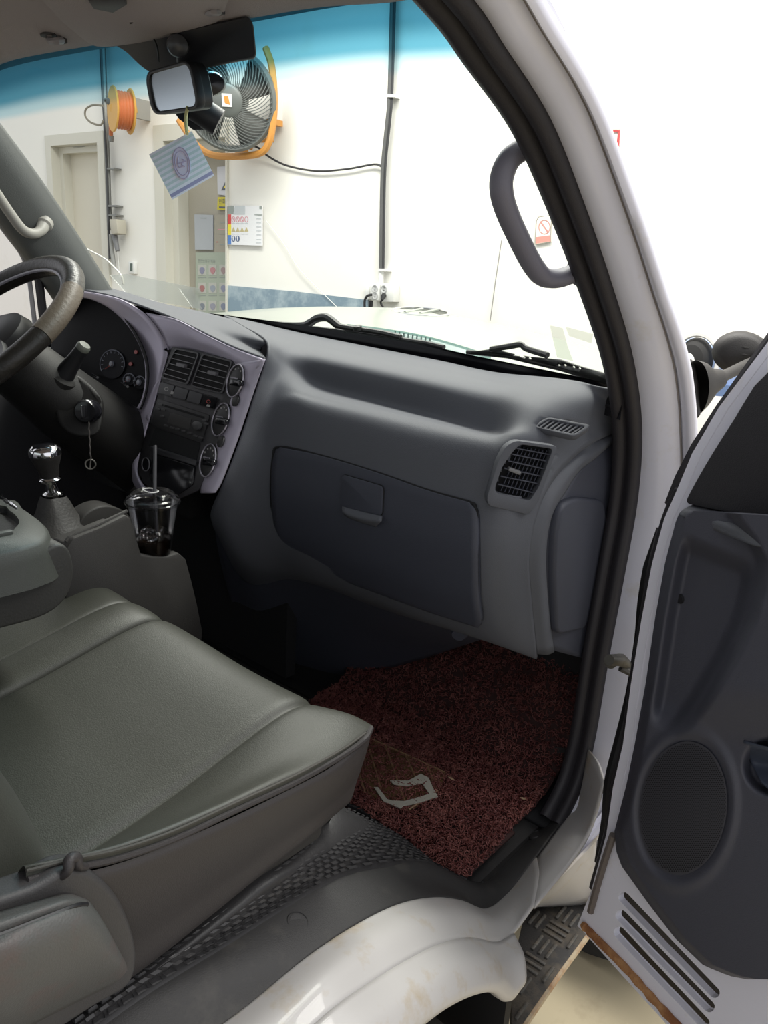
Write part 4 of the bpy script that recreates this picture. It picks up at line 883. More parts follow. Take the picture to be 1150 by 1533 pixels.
# ---------------------------------------------------------------- hinge area
chk = thing('door_check_strap', tuple(U(930, 1005, X=.80)), 'greasy steel door check strap bolted to the white pillar', 'check strap')
cpt_ = [U(914, 989, X=.785), U(935, 1000, X=.79), U(956, 1018, X=.82)]
mk('bolt', lathe([(.0001, .012), (.009, .010), (.011, .004), (.011, 0)], U(915, 990, X=.775), (.3, -1, 0), 14), steel_m, chk)
mk('bracket', tube([U(912, 988, X=.785), U(930, 988, X=.788), U(941, 997, X=.79)], [.009, .011, .008], 10), steel_m, chk)
mk('strap', tube([U(930, 999, X=.785), U(945, 1008, X=.80), U(975, 1035, X=.83)], [.008, .006, .005], 8), steel_m, chk)
gap = mk('hinge_gap', tube(cr([U(985, 790, X=.795), U(972, 850, X=.80), U(963, 905, X=.80), U(958, 960, X=.80), U(945, 1040, X=.80), U(928, 1110, X=.80), U(913, 1170, X=.80), U(908, 1230, X=.80), U(898, 1290, X=.80)], 4), [.002, .004, .006, .008]+[.010]*29, 8), void_m, body)

# ---------------------------------------------------------------- grab handles
gh = thing('grab_handle', tuple(U(800, 405, X=.655)), 'large slate grey grab handle on the front pillar beside the open door', 'grab handle')
hp = cr([U(806, 212, X=.672), U(785, 222, X=.662), U(763, 238, X=.652), U(752, 262, X=.648), U(751, 288, X=.648), U(760, 320, X=.648), U(782, 368, X=.65), U(800, 400, X=.652), U(815, 415, X=.654), U(838, 416, X=.662), U(866, 406, X=.675)], 6)
mk('grip', tube(hp, .0155, 14, n0=(1, 0, 0), flat=.85), handle_m, gh)
mk('seam', tube([p+V(.011, 0, 0)+nrm(V(0, .55, -.2))*.0085 for p in hp[8:-10]], .0012, 6), mat('seam_grey', (.11, .105, .13), .5), gh)
mk('end_boss', lathe([(.026, -.012), (.024, .0), (.017, .008)], hp[0], hp[4]-hp[0], 18), handle_m, gh)
mk('end_boss', lathe([(.026, -.012), (.024, .0), (.017, .008)], hp[-1], hp[-5]-hp[-1], 18), handle_m, gh)
dh = thing('driver_grab_handle', tuple(U(50, 350, X=-.65)), 'slim beige grab handle on the far pillar behind the steering wheel', 'grab handle')
dhp = cr([U(-40, 235, X=-.63), U(-8, 285, X=-.625), U(14, 318, X=-.625), U(33, 343, X=-.625), U(48, 350, X=-.628), U(60, 346, X=-.635), U(66, 336, X=-.65)], 6)
mk('grip', tube(dhp, [.0115]*(len(dhp)-8)+[.0115+.0006*k for k in range(8)], 12), handle2_m, dh)
mk('end_boss', lathe([(.020, -.008), (.019, .004), (.012, .010)], dhp[-1], dhp[-4]-dhp[-1], 18), handle2_m, dh)

# ---------------------------------------------------------------- outside mirror
sm = thing('outside_mirror', tuple(U(1045, 610, D=1.33)), 'black outside mirror arm and round mirror on the front pillar', 'mirror')
m_m = mat('mirror_plastic', (.014, .012, .0105), .55, bump=(500, .2))
bpx = [(1022, 541), (1033, 536), (1040, 543), (1045, 570), (1047, 600), (1049, 622), (1040, 630), (1035, 612), (1028, 575)]
mk('base_plate', prism([U(*p, D=1.335) for p in bpx], ray(1060, 580)*.05), m_m, sm, bev=.004)
bs = U(1041, 582, D=1.34); be = U(1076, 567, D=1.38)
GB = []
for t, rx, ry in ((0, .050, .026), (.3, .042, .024), (.6, .026, .02), (.85, .021, .019), (1, .018, .017)):
    c0 = bs*(1-t)+be*t; x_ = nrm(be-bs); z_ = V(0, 0, 1)-x_*x_[2]; z_ = nrm(z_); y_ = np.cross(z_, x_)
    GB.append([c0+rx*math.cos(a)*z_+ry*math.sin(a)*y_ for a in np.linspace(0, 2*math.pi, 21)[:-1]])
v_, f_ = gridvf(GB, True); f_.append(tuple(range(len(v_)-20, len(v_))))
mk('boot', (v_, f_), m_m, sm)
mk('arm', tube([U(1074, 568, D=1.38), U(1120, 545, D=1.50), U(1190, 515, D=1.62)], .0105, 12), m_m, sm)
rc_ = U(1110, 528, D=1.58); rax = axes_from(nrm(CAMP-rc_)+V(.25, 0, .1), (0, 0, 1))
mk('mirror_back', lathe([(.0001, .028), (.03, .026), (.044, .018), (.052, .004), (.054, -.006), (.050, -.012), (.0001, -.012)], rc_, rax[2], 28, sx=1.05, sy=.82), m_m, sm)
for k in (-1, 0, 1):
    mk('rib', tube(cr([rc_+rax[0]*(.014*k-.006)+rax[1]*s_*.034+rax[2]*(.027-.012*abs(s_)) for s_ in (-1, -.5, 0, .5, 1)], 3), .0022, 6), m_m, sm)
mk('reflector', box(rc_+rax[1]*.0425+rax[2]*.004, (.03, .006, .010), rax), mat('reflector_red', (.5, .03, .05), .3), sm, bev=.002)

# ---------------------------------------------------------------- floor mats
mred_m = mat('coil_red', (.15, .042, .038), .5, var=(30, .5, (.24, .085, .07)))
mbase_m = mat('coil_base', (.035, .012, .011), .8)
cm = thing('coil_floor_mat', (.45, 1.05, .0), 'dark red coil floor mat in the passenger footwell', 'floor mat')
rearb = [U(*p, Z=.012)[:2] for p in [(700, 1318), (650, 1292), (612, 1262), (575, 1238), (545, 1215), (510, 1195), (480, 1160)]]
mpoly = [(.676, float(rearb[0][1])), (.672, 1.02), (.664, 1.10), (.660, 1.24), (.655, 1.44), (.09, 1.44), (.09, 1.14), (.22, .86)]+[tuple(float(c) for c in r) for r in reversed(rearb)]
mzf = lambda y: float(np.interp(y, [0, 1.17, 1.23, 1.30, 1.44], [.008, .008, .022, .07, .20]))
gx = np.arange(0.0, .69, .012); gy = np.arange(.70, 1.45, .012); vv = {}; mv = []; mf = []
for x in gx:
    for y in gy:
        if inpoly((x+.006, y+.006), mpoly):
            q = []
            for a, b in ((0, 0), (.012, 0), (.012, .012), (0, .012)):
                k = (round((x+a)*1000), round((y+b)*1000))
                if k not in vv: vv[k] = len(mv); mv.append(V(x+a, y+b, mzf(y+b)))
                q.append(vv[k])
            mf.append(tuple(q))
mk('mat_base', (mv, mf), mbase_m, cm, sol=-.006)
rng = np.random.RandomState(3); cv_, cf_ = [], []; cnt = 0
while cnt < 15000:
    x, y = rng.uniform(.0, .68), rng.uniform(.7, 1.44)
    if not inpoly((x, y), mpoly): continue
    if y > 1.2 and rng.rand() < .5: continue
    cnt += 1
    c0 = V(x, y, mzf(y)+.0075+rng.uniform(-.001, .004)); a0 = rng.uniform(0, 6.28); n1 = nrm(rng.normal(size=3)); n2 = nrm(np.cross(n1, rng.normal(size=3))); r = rng.uniform(.003, .0065)
    b = len(cv_); ns = 5
    for k in range(ns):
        t = a0+k*1.15; p = c0+r*(math.cos(t)*n1+math.sin(t)*n2); o1 = math.cos(t)*n1+math.sin(t)*n2; o2 = np.cross(n1, n2)
        for m2 in range(3):
            s_ = m2*2.094; cv_.append(p+.00095*(math.cos(s_)*o1+math.sin(s_)*o2))
    for k in range(ns-1):
        for m2 in range(3):
            i, j2 = b+k*3+m2, b+k*3+(m2+1) % 3; cf_.append((i, j2, j2+3, i+3))
def fastmesh(name, v, f, m, parent, kind=None):
    me = bpy.data.meshes.new(name); me.from_pydata([tuple(np.array(p)-OFF[parent.name]) for p in v], [], f); me.update(); me.materials.append(m)
    o = bpy.data.objects.new(name, me); COL.objects.link(o); o.parent = parent; OFF[o.name] = OFF[parent.name]
    for p in me.polygons: p.use_smooth = True
    if kind: o['kind'] = kind
    return o
fastmesh('coil_pile', cv_, cf_, mred_m, cm, 'stuff')
# worn clear heel pad with ribs and torn tape
hz = .019
pad_m = mat('heel_pad_amber', (.10, .062, .028), .35, var=(40, .4, (.05, .03, .015)))
pp = [(548, 1100), (600, 1122), (655, 1150), (668, 1160), (655, 1185), (612, 1214), (575, 1200), (538, 1182), (530, 1140)]
hpad = mk('heel_pad', prism([U(*p, Z=hz) for p in pp], (0, 0, -.004)), pad_m, cm)
rib_m = mat('heel_rib', (.20, .12, .065), .5)
for a, b in [((553, 1122), (570, 1180)), ((576, 1114), (608, 1206)), ((606, 1128), (622, 1164)), ((536, 1152), (546, 1186)), ((640, 1148), (648, 1166)), ((550, 1104), (668, 1157)), ((612, 1212), (655, 1184))]:
    mk('rib', tube([U(*a, Z=hz+.001), U(*b, Z=hz+.001)], .0022, 6), rib_m, hpad)
tape = mk('torn_tape', prism([U(*p, Z=hz+.004) for p in [(584, 1168), (612, 1168), (630, 1158), (642, 1164), (648, 1178), (656, 1192), (632, 1200), (606, 1206), (588, 1198), (606, 1199), (630, 1192), (643, 1188), (632, 1172), (612, 1176), (590, 1174)]], (0, 0, -.0015)), mat('tape_grey', (.38, .37, .32), .4), cm)
tape2 = mk('torn_tape', prism([U(*p, Z=hz+.005) for p in [(560, 1178), (566, 1178), (580, 1196), (606, 1204), (600, 1210), (574, 1199)]], (0, 0, -.0015)), bpy.data.materials['tape_grey'], cm)
mk('mat_edge', tube(cr([V(p[0], p[1], .010) for p in rearb], 4), .005, 8), black_m, cm)

rub = thing('rubber_floor_mat', (.6, .6, .1), 'black rubber floor covering with small raised blocks beside the seat', 'floor mat')
iu = [(60, 1560), (170, 1480), (260, 1415), (345, 1350), (395, 1310), (440, 1275), (478, 1242), (500, 1216), (508, 1204)]
IU = [U(p[0], p[1], X=.655) for p in iu]
ii_ = [(60, 1600), (200, 1497), (330, 1418), (420, 1361), (472, 1329), (512, 1309), (572, 1296), (632, 1292), (655, 1296)]
II = [U(p[0], p[1], X=.668) for p in ii_]
IU = [V(p[0]-.03*(k/8), p[1], p[2]) for k, p in enumerate(IU)]
IU = [U(p[0], p[1], X=.650-.05*max(0, k-4)/4) for k, p in enumerate(iu)]
II = [U(p[0], p[1], X=.662) for p in ii_]
MI = [(a+b)/2+V(.006, 0, .010) for a, b in zip(IU, II)]
RG = [cr(r, 6) for r in ([p+V(-.10, .02, -.012) for p in IU], IU, MI, II, [p+V(.01, 0, -.01) for p in II])]
mk('sheet', patch([[p+V(-.10, .02, -.012) for p in IU], IU, MI, II, [p+V(.012, 0, -.012) for p in II]], 6, 5), mat('rubber_sheet', (.026, .025, .026), .5, bump=(300, .2)), rub, sharp=80)
PG = [cr([IU[k], MI[k], II[k]], 8) for k in range(9)]
cols = [cr([PG[k][m2] for k in range(9)], 16) for m2 in range(17)]
bv_, bf_ = [], []
def pat(u, v):   # bilinear on the fine patch, u along, v across
    u = min(max(u, 0), len(cols[0])-1.001); v = min(max(v, 0), 15.999); i, j2 = int(u), int(v); fu, fv = u-i, v-j2
    return (cols[j2][i]*(1-fu)+cols[j2][i+1]*fu)*(1-fv)+(cols[j2+1][i]*(1-fu)+cols[j2+1][i+1]*fu)*fv
u = 6.0; row = 0
while u < 126:
    lat = np.linalg.norm(pat(u, 15)-pat(u, 1)); du = 0.0145/max(.0005, np.linalg.norm(pat(u+1, 8)-pat(u, 8)))
    nv = max(3, int(lat/.0095))
    for k in range(nv):
        v0_, v1_ = 1+14*(k+.14)/nv, 1+14*(k+.86)/nv; u0_, u1_ = u+du*(.12+(.5 if k % 2 else 0)), u+du*(.86+(.5 if k % 2 else 0))
        q = [pat(u0_, v0_), pat(u1_, v0_), pat(u1_, v1_), pat(u0_, v1_)]
        nn = np.cross(q[1]-q[0], q[3]-q[0]); 
        if np.linalg.norm(nn) < 1e-9: continue
        nn = nrm(nn); nn = nn if nn[2] > 0 else -nn; b = len(bv_); c0 = sum(q)/4
        bv_ += [p-nn*.001 for p in q]+[c0+(p-c0)*.8+nn*.0028 for p in q]
        bf_ += [(b+4, b+5, b+6, b+7)]+[(b+i, b+(i+1) % 4, b+4+(i+1) % 4, b+4+i) for i in range(4)]
    u += du; row += 1
mk('raised_blocks', (bv_, bf_), mat('rubber_block', (.040, .039, .040), .45), rub, kind='stuff', smooth=False)

leaf_m = mat('dry_leaf', (.30, .20, .12), .7)
for (x, y, lb) in [(783, 1195, 'tiny pale dry leaf on the coil mat toward the sill'), (768, 1135, 'small brown leaf scrap at the centre of the coil mat'), (676, 1165, 'thin leaf scrap beside the worn heel pad')]:
    c0 = U(x, y, Z=.022); q = axes_from((.2, .1, 1), (1, (x % 5)*.3, 0))
    tag(mk('leaf_scrap', ([c0+q[0]*.009, c0+q[1]*.004, c0-q[0]*.008, c0-q[1]*.0035, c0+q[2]*.0015], [(0, 1, 4), (1, 2, 4), (2, 3, 4), (3, 0, 4), (3, 2, 1, 0)]), leaf_m), lb, 'leaf', 'leaf scraps on the floor mat')
# ---------------------------------------------------------------- inside mirror, camera box, hanging card
def facing(px, py, D, px2=None, py2=None):
    p = U(px, py, D=D); return p
rvm = thing('inside_mirror', tuple(U(258, 168, D=1.30)), 'rounded rear view mirror hanging below the windshield header', 'mirror')
mc0, mc1, mc2, mc3 = (219, 111), (284, 92), (297, 161), (230, 169)
MN = nrm(V(-.10, -.98, -.16)); MC = U(258, 130, D=1.285)
def mq(pts, _): return [UPL(x, y, MC, MN) for x, y in pts]
mf_ = roundpoly(mq([(215, 108), (284, 88), (300, 163), (227, 173)], 1.26) , .026, 6); mi_ = roundpoly(mq([(221, 112), (281, 95), (294, 158), (231, 167)], 1.26), .018, 6)
bkv = -MN*.030
mk('housing', ringprism(mf_, mi_, bkv*.5), black_m, rvm, bev=.002)
c_ = sum(mf_)/len(mf_)
mk('housing_back', gridvf([[p+bkv*.3 for p in mf_], [c_+(p-c_)*.97+bkv for p in mf_], [c_+(p-c_)*.7+bkv*1.5 for p in mf_], [c_+(p-c_)*.05+bkv*1.6 for p in mf_]], True), black_m, rvm)
mirr_m = mat('mirror_glass', (.62, .70, .76), .30, 1.0)
mk('glass', prism([p+bkv*.12 for p in mi_], bkv*.05), mirr_m, rvm, smooth=False)
mk('stem', tube([MC-MN*.03, U(277, 92, D=1.32), U(277, 68, D=1.30)], [.014, .011, .016], 12), black_m, rvm)
box_m = mat('sensor_box', (.016, .016, .019), .45)
cb2 = thing('camera_box', tuple(U(320, 100, D=1.26)), 'black plastic camera housing fixed at the top of the windshield', 'camera')
mk('shade', prism(roundpoly([U(x, y, D=d) for x, y, d in [(160, 62, 1.355), (230, 49, 1.29), (300, 38, 1.235), (300, 102, 1.32), (224, 109, 1.385), (206, 95, 1.375), (188, 76, 1.355)]], .015, 4), ray(250, 80)*.010), mat('shade_navy', (.018, .022, .034), .4), cb2, bev=.002)
mk('housing', prism(roundpoly([U(x, y, D=d) for x, y, d in [(262, 48, 1.245), (372, 24, 1.145), (380, 36, 1.155), (385, 88, 1.215), (340, 96, 1.265), (300, 104, 1.305), (264, 98, 1.325)]], .012, 4), ray(320, 70)*.022), box_m, cb2, bev=.005, seg=3)
mk('lens', lathe([(.018, 0), (.016, .014), (.009, .018), (.0001, .019)], U(266, 68, D=1.262), -ray(266, 68), 20), mat('lens_grey', (.06, .06, .065), .3), cb2)
mk('cable', tube(cr([U(227, 52, D=1.285), U(235, 70, D=1.30), U(238, 92, D=1.33)], 5), .0016, 6), black_m, cb2)
dcam = thing('dash_camera', tuple(U(310, 190, D=1.38)), 'black dash camera with round lens behind the rear view mirror', 'camera')
dx_ = axes_from(-ray(315, 128)+V(.2, 0, .0), (0, 0, 1))
mk('bracket_disc', lathe([(.0001, .008), (.022, .006), (.026, .0), (.026, -.010), (.0001, -.010)], U(316, 126, D=1.345), dx_[2], 26, sx=1.05, sy=.72), blackgloss_m, dcam)
mk('body', tube([U(292, 160, D=1.37), U(328, 184, D=1.385)], .024, 18), box_m, dcam)
mk('foot', prism([U(*p, D=1.39) for p in [(262, 170), (290, 152), (330, 186), (324, 193), (290, 195), (268, 178)]], ray(300, 180)*.02), box_m, dcam, bev=.002)
mk('strap', prism([U(*p, D=1.335) for p in [(302, 132), (306, 132), (315, 148), (311, 150)]], ray(308, 140)*.003), mat('strap_yellow', (.55, .52, .16), .5), dcam)
# card
CD = 1.24
card = thing('hanging_card', tuple(U(272, 297, D=CD)), 'striped lilac air freshener card hanging from the rear view mirror', 'air freshener')
q = [(223, 231), (287, 196), (321, 263), (258, 299)]
def cq(u, v, h=0.0):
    x = (q[0][0]*(1-u)+q[1][0]*u)*(1-v)+(q[3][0]*(1-u)+q[2][0]*u)*v; y = (q[0][1]*(1-u)+q[1][1]*u)*(1-v)+(q[3][1]*(1-u)+q[2][1]*u)*v
    return U(x, y, D=CD-h+.02*(u-.5))
mk('sheet', prism([cq(0, 0), cq(1, 0), cq(1, 1), cq(0, 1)], ray(272, 248)*.003), mat('card_lilac', (.92, .90, .97), .6), card, smooth=False)
st_m = mat('card_stripe', (.66, .74, .75), .6)
for k in range(8):
    v0_, v1_ = .045+k*.105, .045+k*.105+.052
    mk('stripe', prism([cq(0, v0_, .0006), cq(1, v0_, .0006), cq(1, v1_, .0006), cq(0, v1_, .0006)], ray(272, 248)*.0006), st_m, card, smooth=False)
mk('bottom_band', prism([cq(0, .89, .0006), cq(1, .89, .0006), cq(1, .96, .0006), cq(0, .96, .0006)], ray(272, 248)*.0006), mat('card_band', (.40, .38, .58), .6), card, smooth=False)
em_m = mat('card_emblem', (.76, .68, .80), .6); emd_m = mat('card_emblem_line', (.50, .42, .58), .6)
cn = nrm(np.cross(cq(1, 0)-cq(0, 0), cq(0, 1)-cq(0, 0))); cn = cn if np.dot(cn, ray(272, 245)) < 0 else -cn
def cu_(x, y, h): return UPL(x, y, cq(.5, .5)+cn*h, cn)
def eo(r, n=28, h=.0013): return [cu_(272+(11.5*math.cos(t)*.95+22*math.sin(t)*.20)*r, 244+(22*math.sin(t)*.97-11.5*math.cos(t)*.30)*r, h) for t in np.linspace(0, 2*math.pi, n+1)[:-1]]
emb = mk('emblem', prism(eo(1.15), ray(272, 245)*.0006), em_m, card, smooth=False)
for r in (1.08, .85): mk('emblem_ring', tube(eo(r, 28, .0016), .0007, 5, closed=True), emd_m, emb)
for pts in ([(267, 234), (266, 242), (268, 250), (273, 249)], [(272, 238), (276, 240), (272, 246), (277, 249)], [(265, 245), (272, 243), (279, 241)]):
    mk('emblem_script', tube(cr([cu_(x, y, .0018) for x, y in pts], 4), .0008, 5), emd_m, emb)
mk('loop', tube(cr([U(281, 160, D=1.28), U(278, 178, D=1.26), U(280, 200, D=CD-.001)], 5), .0028, 8), mat('ribbon_yellow', (.80, .76, .35), .5), card)

# ---------------------------------------------------------------- headliner fittings
clip_m = mat('clip_grey', (.30, .27, .27), .5); clipd_m = mat('clip_dark', (.05, .042, .04), .6)
def hz_(px, py, dz=0.0): return U(px, py, Z=1.335+dz)
for (x, y, lb) in [(77, 56, 'grey visor clip on the headliner outside the driver edge of the overhead console'), (312, 12, 'grey visor clip on the headliner above the camera housing')]:
    t = thing('visor_clip', tuple(hz_(x, y)), lb, 'clip', 'visor clips on the headliner')
    mk('recess', lathe([(.020, .004), (.020, -.002), (.014, -.003), (.0001, .000)], hz_(x-4, y-4), (0, 0, 1), 18, sx=1, sy=.6), clipd_m, t)
    mk('hook', tube(cr([hz_(x-4, y+2), hz_(x, y+6, -.010), hz_(x+10, y+5, -.012), hz_(x+18, y+4, -.004)], 4), .006, 8), clip_m, t)
    mk('tip', box(hz_(x+16, y+4, -.006), (.014, .014, .010)), clipd_m, t, bev=.002)
oc = thing('overhead_console', tuple(hz_(240, 20)), 'brown moulded overhead console swelling from the headliner', 'overhead console')
ocp = [(58, -40), (75, 0), (100, 25), (128, 48), (150, 55), (200, 50), (260, 36), (330, 14), (345, -10), (345, -60), (200, -80)]
oo = [hz_(*p, .010) for p in ocp]; co_ = sum(oo)/len(oo)
oo = cr(oo, 4, True)
mk('shell', gridvf([oo, [co_+(p-co_)*.95+V(0, 0, -.018) for p in oo], [co_+(p-co_)*.7+V(0, 0, -.024) for p in oo], [co_+(p-co_)*.02+V(0, 0, -.024) for p in oo]], True), liner_m, oc)
mk('map_lamp', prism([hz_(x, y, -.020) for x, y in [(132, 2), (150, -4), (185, -2), (190, 8), (170, 20), (140, 14)]], (0, 0, .008)), clipd_m, oc, bev=.002)

# ---------------------------------------------------------------- wipers
wip_m = mat('wiper_black', (.016, .017, .017), .45)
def wpt(px, py, y): return U(px, py, Y=y)
w1 = thing('wiper', tuple(wpt(520, 496, 1.36)), 'black wiper resting at the middle of the windshield base', 'wiper')
mk('blade', tube([wpt(400, 486, 1.385), wpt(470, 491, 1.385), wpt(560, 502, 1.385), wpt(640, 514, 1.38), wpt(665, 520, 1.375)], .0055, 8), wip_m, w1)
mk('arm', tube(cr([wpt(405, 484, 1.38), wpt(440, 486, 1.375), wpt(462, 484, 1.37), wpt(474, 477, 1.365), wpt(488, 475, 1.365), wpt(497, 480, 1.365), wpt(508, 488, 1.37), wpt(530, 492, 1.375), wpt(570, 498, 1.38), wpt(600, 505, 1.38)], 4), [.006]*8+[.010]*16+[.007]*13, 8), wip_m, w1)
mk('cap', lathe([(.011, 0), (.010, .010), (.0001, .013)], wpt(536, 494, 1.372), (0, -.3, 1), 14), wip_m, w1)
w2 = thing('wiper', tuple(wpt(800, 540, 1.32)), 'black perforated wiper at the passenger corner of the windshield', 'wiper')
mk('blade', tube([wpt(700, 527, 1.37), wpt(760, 533, 1.36), wpt(840, 552, 1.34), wpt(905, 571, 1.30)], .005, 8), wip_m, w2)
pf = [(706, 527), (740, 522), (765, 518), (780, 517), (790, 524), (815, 532), (840, 538), (870, 548), (905, 558), (912, 561), (912, 573), (900, 570), (870, 560), (835, 549), (800, 540), (770, 533), (740, 529)]
hl = [capsule((772+a, 531.5+b), (775+a, 532.5+b), 1.7, 4) for a, b in [(0, 0), (13, 2.5), (22, 4), (66, 15), (75, 14.5), (88, 17), (97, 19)]]
yw = lambda x: float(np.interp(x, [700, 760, 840, 930], [1.365, 1.355, 1.33, 1.285]))
mk('arm', polyholes([wpt(x, y, yw(x)) for x, y in pf], [[wpt(c[0], c[1], yw(c[0])) for c in h] for h in hl]), wip_m, w2, sol=.006)
mk('rib', tube(cr([wpt(735, 523, 1.352), wpt(765, 518, 1.345), wpt(780, 516, 1.342), wpt(788, 522, 1.342), wpt(820, 532, 1.33)], 4), .006, 8), wip_m, w2)
# clear film stuck on the glass
film_m = glassmat('clear_film', (.86, .87, .85), refl=.05, rough=.3)
def film(name, pts, yv, parent): return mk(name, prism([U(x, y, Y=yv) for x, y in pts], (0, .0015, 0)), film_m, parent, smooth=False)
pf1 = thing('clear_film', tuple(U(850, 541, Y=1.40)), 'loose clear film tabs outside the passenger corner of the windshield', 'film')
film('strip', [(823, 487), (842, 491), (850, 520), (858, 541), (834, 535)], 1.40, pf1); film('tab', [(846, 489), (888, 500), (885, 514), (852, 503)], 1.42, pf1)
pf2 = thing('clear_film', tuple(U(240, 455, Y=1.40)), 'wide clear film with a pale hoop along the driver side windshield base', 'film')
film('sheet', [(165, 412), (190, 410), (240, 420), (300, 432), (298, 462), (240, 452), (190, 440)], 1.36, pf2); film('corner', [(268, 432), (287, 432), (302, 462), (288, 461)], 1.34, pf2)
mk('hoop', tube(cr([U(x, y, Y=1.36) for x, y in [(128, 372), (142, 379), (158, 388), (170, 399), (181, 412), (184, 425)]], 5), .003, 6), mat('hoop_white', (.7, .69, .64), .4), pf2)
# ---------------------------------------------------------------- things on the workshop wall
def wpoly(pts, h, th): return prism([WPT(*WL(x, y, h), h) for x, y in pts], WN*th)
def W3(px, py, h=0.0): return WPT(*WL(px, py, h), h)
def wtag(o, lab, cat, group=None): return tag(o, lab, cat, group)
pipe_m = mat('conduit_grey', (.22, .22, .21), .4, .5); cable_m = mat('cable_black', (.03, .03, .033), .5); wht_m = mat('white_plastic', (.72, .72, .70), .4)
cream_m = mat('cream_plastic', (.45, .42, .35), .5)
t = thing('conduit', tuple(W3(574, 408, .03)), 'dark vertical cable conduit running down to the wall sockets', 'conduit')
pth = cr([W3(589, -60, .03), W3(588, 0, .03), W3(584, 140, .03), W3(581, 180, .03), W3(574, 250, .03), W3(572, 330, .03), W3(571, 405, .03)], 5)
mk('tube', tube(pth, .014, 8), mat('conduit_dark', (.09, .09, .09), .5), t)
mk('cable', tube([p+WX*.018-WN*.004 for p in pth], .006, 6), cable_m, t)
for (x, y) in ((583, 143), (571, 404)):
    mk('clamp', wpoly([(x-5, y-2), (x+8, y-2), (x+8, y+2), (x-5, y+2)], .05, .05), wht_m, t)
mk('stub', tube([W3(571, 405, .03), W3(570, 425, .03)], .016, 8), wht_m, t)
t = thing('pipe', tuple(W3(166, 390, .04)), 'grey vertical pipe beside the pale door', 'pipe')
mk('tube', tube([W3(153, 40, .04), W3(157, 150, .04), W3(161, 250, .04), W3(164, 345, .04)], .019, 8), pipe_m, t)
mk('thin_cable', tube([W3(149, 40, .04), W3(153, 130, .05), W3(160, 250, .06), W3(163, 345, .06), W3(164, 388, .06)], .008, 6), cable_m, t)
for y in (147, 252, 308, 322): mk('clamp', wpoly([(154+(y-147)*.045, y-1), (166+(y-147)*.045, y-1), (166+(y-147)*.045, y+1.5), (154+(y-147)*.045, y+1.5)], .065, .06), pipe_m, t)
t = thing('pendant_switch', tuple(W3(170, 380, .06)), 'beige switch box with grey cord grip below the pipe', 'switch')
mk('box', wpoly([(163, 328), (174, 328), (176, 350), (166, 351)], .10, .08), cream_m, t, bev=.008)
mk('grip', tube([W3(171, 351, .06), W3(176, 376, .06)], [.022, .016], 10), mat('grip_grey', (.18, .18, .19), .5), t)
mk('cord', tube([W3(176, 376, .06), W3(178, 400, .05), W3(179, 415, .05)], .004, 6), wht_m, t)
mk('hose', tube([W3(166, 351, .05), W3(167, 372, .05), W3(171, 400, .05)], .016, 8), mat('hose_grey', (.30, .30, .29), .5), t)
t = wtag(mk('thermostat', wpoly([(192, 391), (201, 392), (201, 410), (192, 409)], .03, .03), wht_m, bev=.004), 'small white wall thermostat with dark display', 'thermostat')
mk('display', wpoly([(194.5, 394), (198, 394), (198, 406), (194.5, 405.5)], .032, .004), mat('disp_green', (.07, .10, .08), .3), t)
# sockets
t = thing('wall_socket', tuple(W3(570, 455, .05)), 'white double socket box with black plugs under the conduit', 'socket')
mk('box', wpoly([(554, 425), (568, 424), (568, 450), (554, 449)], .06, .06), wht_m, t, bev=.004)
mk('box', wpoly([(570, 424), (590, 425), (589, 452), (570, 452)], .06, .06), wht_m, t, bev=.004)
mk('plate', wpoly([(546, 427), (553, 427), (553, 448), (546, 448)], .03, .03), wht_m, t, bev=.003)
sk_m = mat('socket_face', (.50, .50, .50), .5)
for (x, y) in ((561.5, 432), (561.5, 442), (575, 432.5)):
    mk('outlet', lathe([(.022, 0), (.021, .004), (.017, .004), (.016, .001), (.0001, .001)], W3(x, y, .06), -WN, 16), sk_m, t)
    for s_ in (-1, 1): mk('pin_hole', lathe([(.003, 0), (.003, .001), (.0001, .001)], W3(x, y, .062)+V(0, 0, .007*s_), -WN, 8), black_m, t)
mk('plug', tube([W3(575, 442, .06), W3(574, 443, .09), W3(572, 449, .10)], [.015, .014, .008], 10), black_m, t)
mk('plug_cord', tube(cr([W3(572, 449, .10), W3(570, 453, .10), W3(574, 460, .09)], 3), .006, 6), black_m, t)
mk('plug_cord', tube(cr([W3(557, 441, .07), W3(550, 443, .09), W3(546, 450, .09), W3(546, 462, .09)], 4), .007, 6), black_m, t)
for x in (554, 557): mk('plug_cord', tube([W3(x, 450, .05), W3(x-.5, 460, .05)], .006, 6), black_m, t)
# fan
fan = thing('wall_fan', tuple(W3(350, 232, .2)), 'grey caged industrial fan on an orange bracket above the poster door', 'fan')
fc_ = W3(345, 150, .30); fax = nrm(CAMP-fc_+V(-1.6, .2, .1)); fa = axes_from(fax, (0, 0, 1))
fgr = mat('fan_grey', (.13, .14, .135), .4); org = mat('fan_orange', (.60, .27, .06), .5); fdk = mat('fan_dark', (.10, .10, .095), .5)
FR = .255
def fpt(r, a, h=0.0): return fc_+r*(math.cos(a)*fa[0]+math.sin(a)*fa[1])+fax*h
mk('rim', lathe([(FR-.006, -.09), (FR, -.08), (FR+.012, -.02), (FR+.012, .02), (FR-.002, .035), (FR-.02, .03), (FR-.02, -.08), (FR-.006, -.09)], fc_, fax, 48, x=(0, 0, 1), caps=(False, False)), fgr, fan)
gv = []
for k in range(60):
    a = 2*math.pi*k/60; pts = [fpt(.075+(FR-.07-.015)*t, a+.75*t, .035+.035*math.cos(t*math.pi/2)) for t in (0, .25, .5, .75, 1.0)]
    gv.append(tube(cr(pts, 2), .0026, 5))
mk('cage_wires', join(*gv), fgr, fan, label='curved wire guard')
mk('hub', lathe([(.085, .045), (.085, .07), (.07, .082), (.0001, .085)], fc_, fax, 30), fgr, fan)
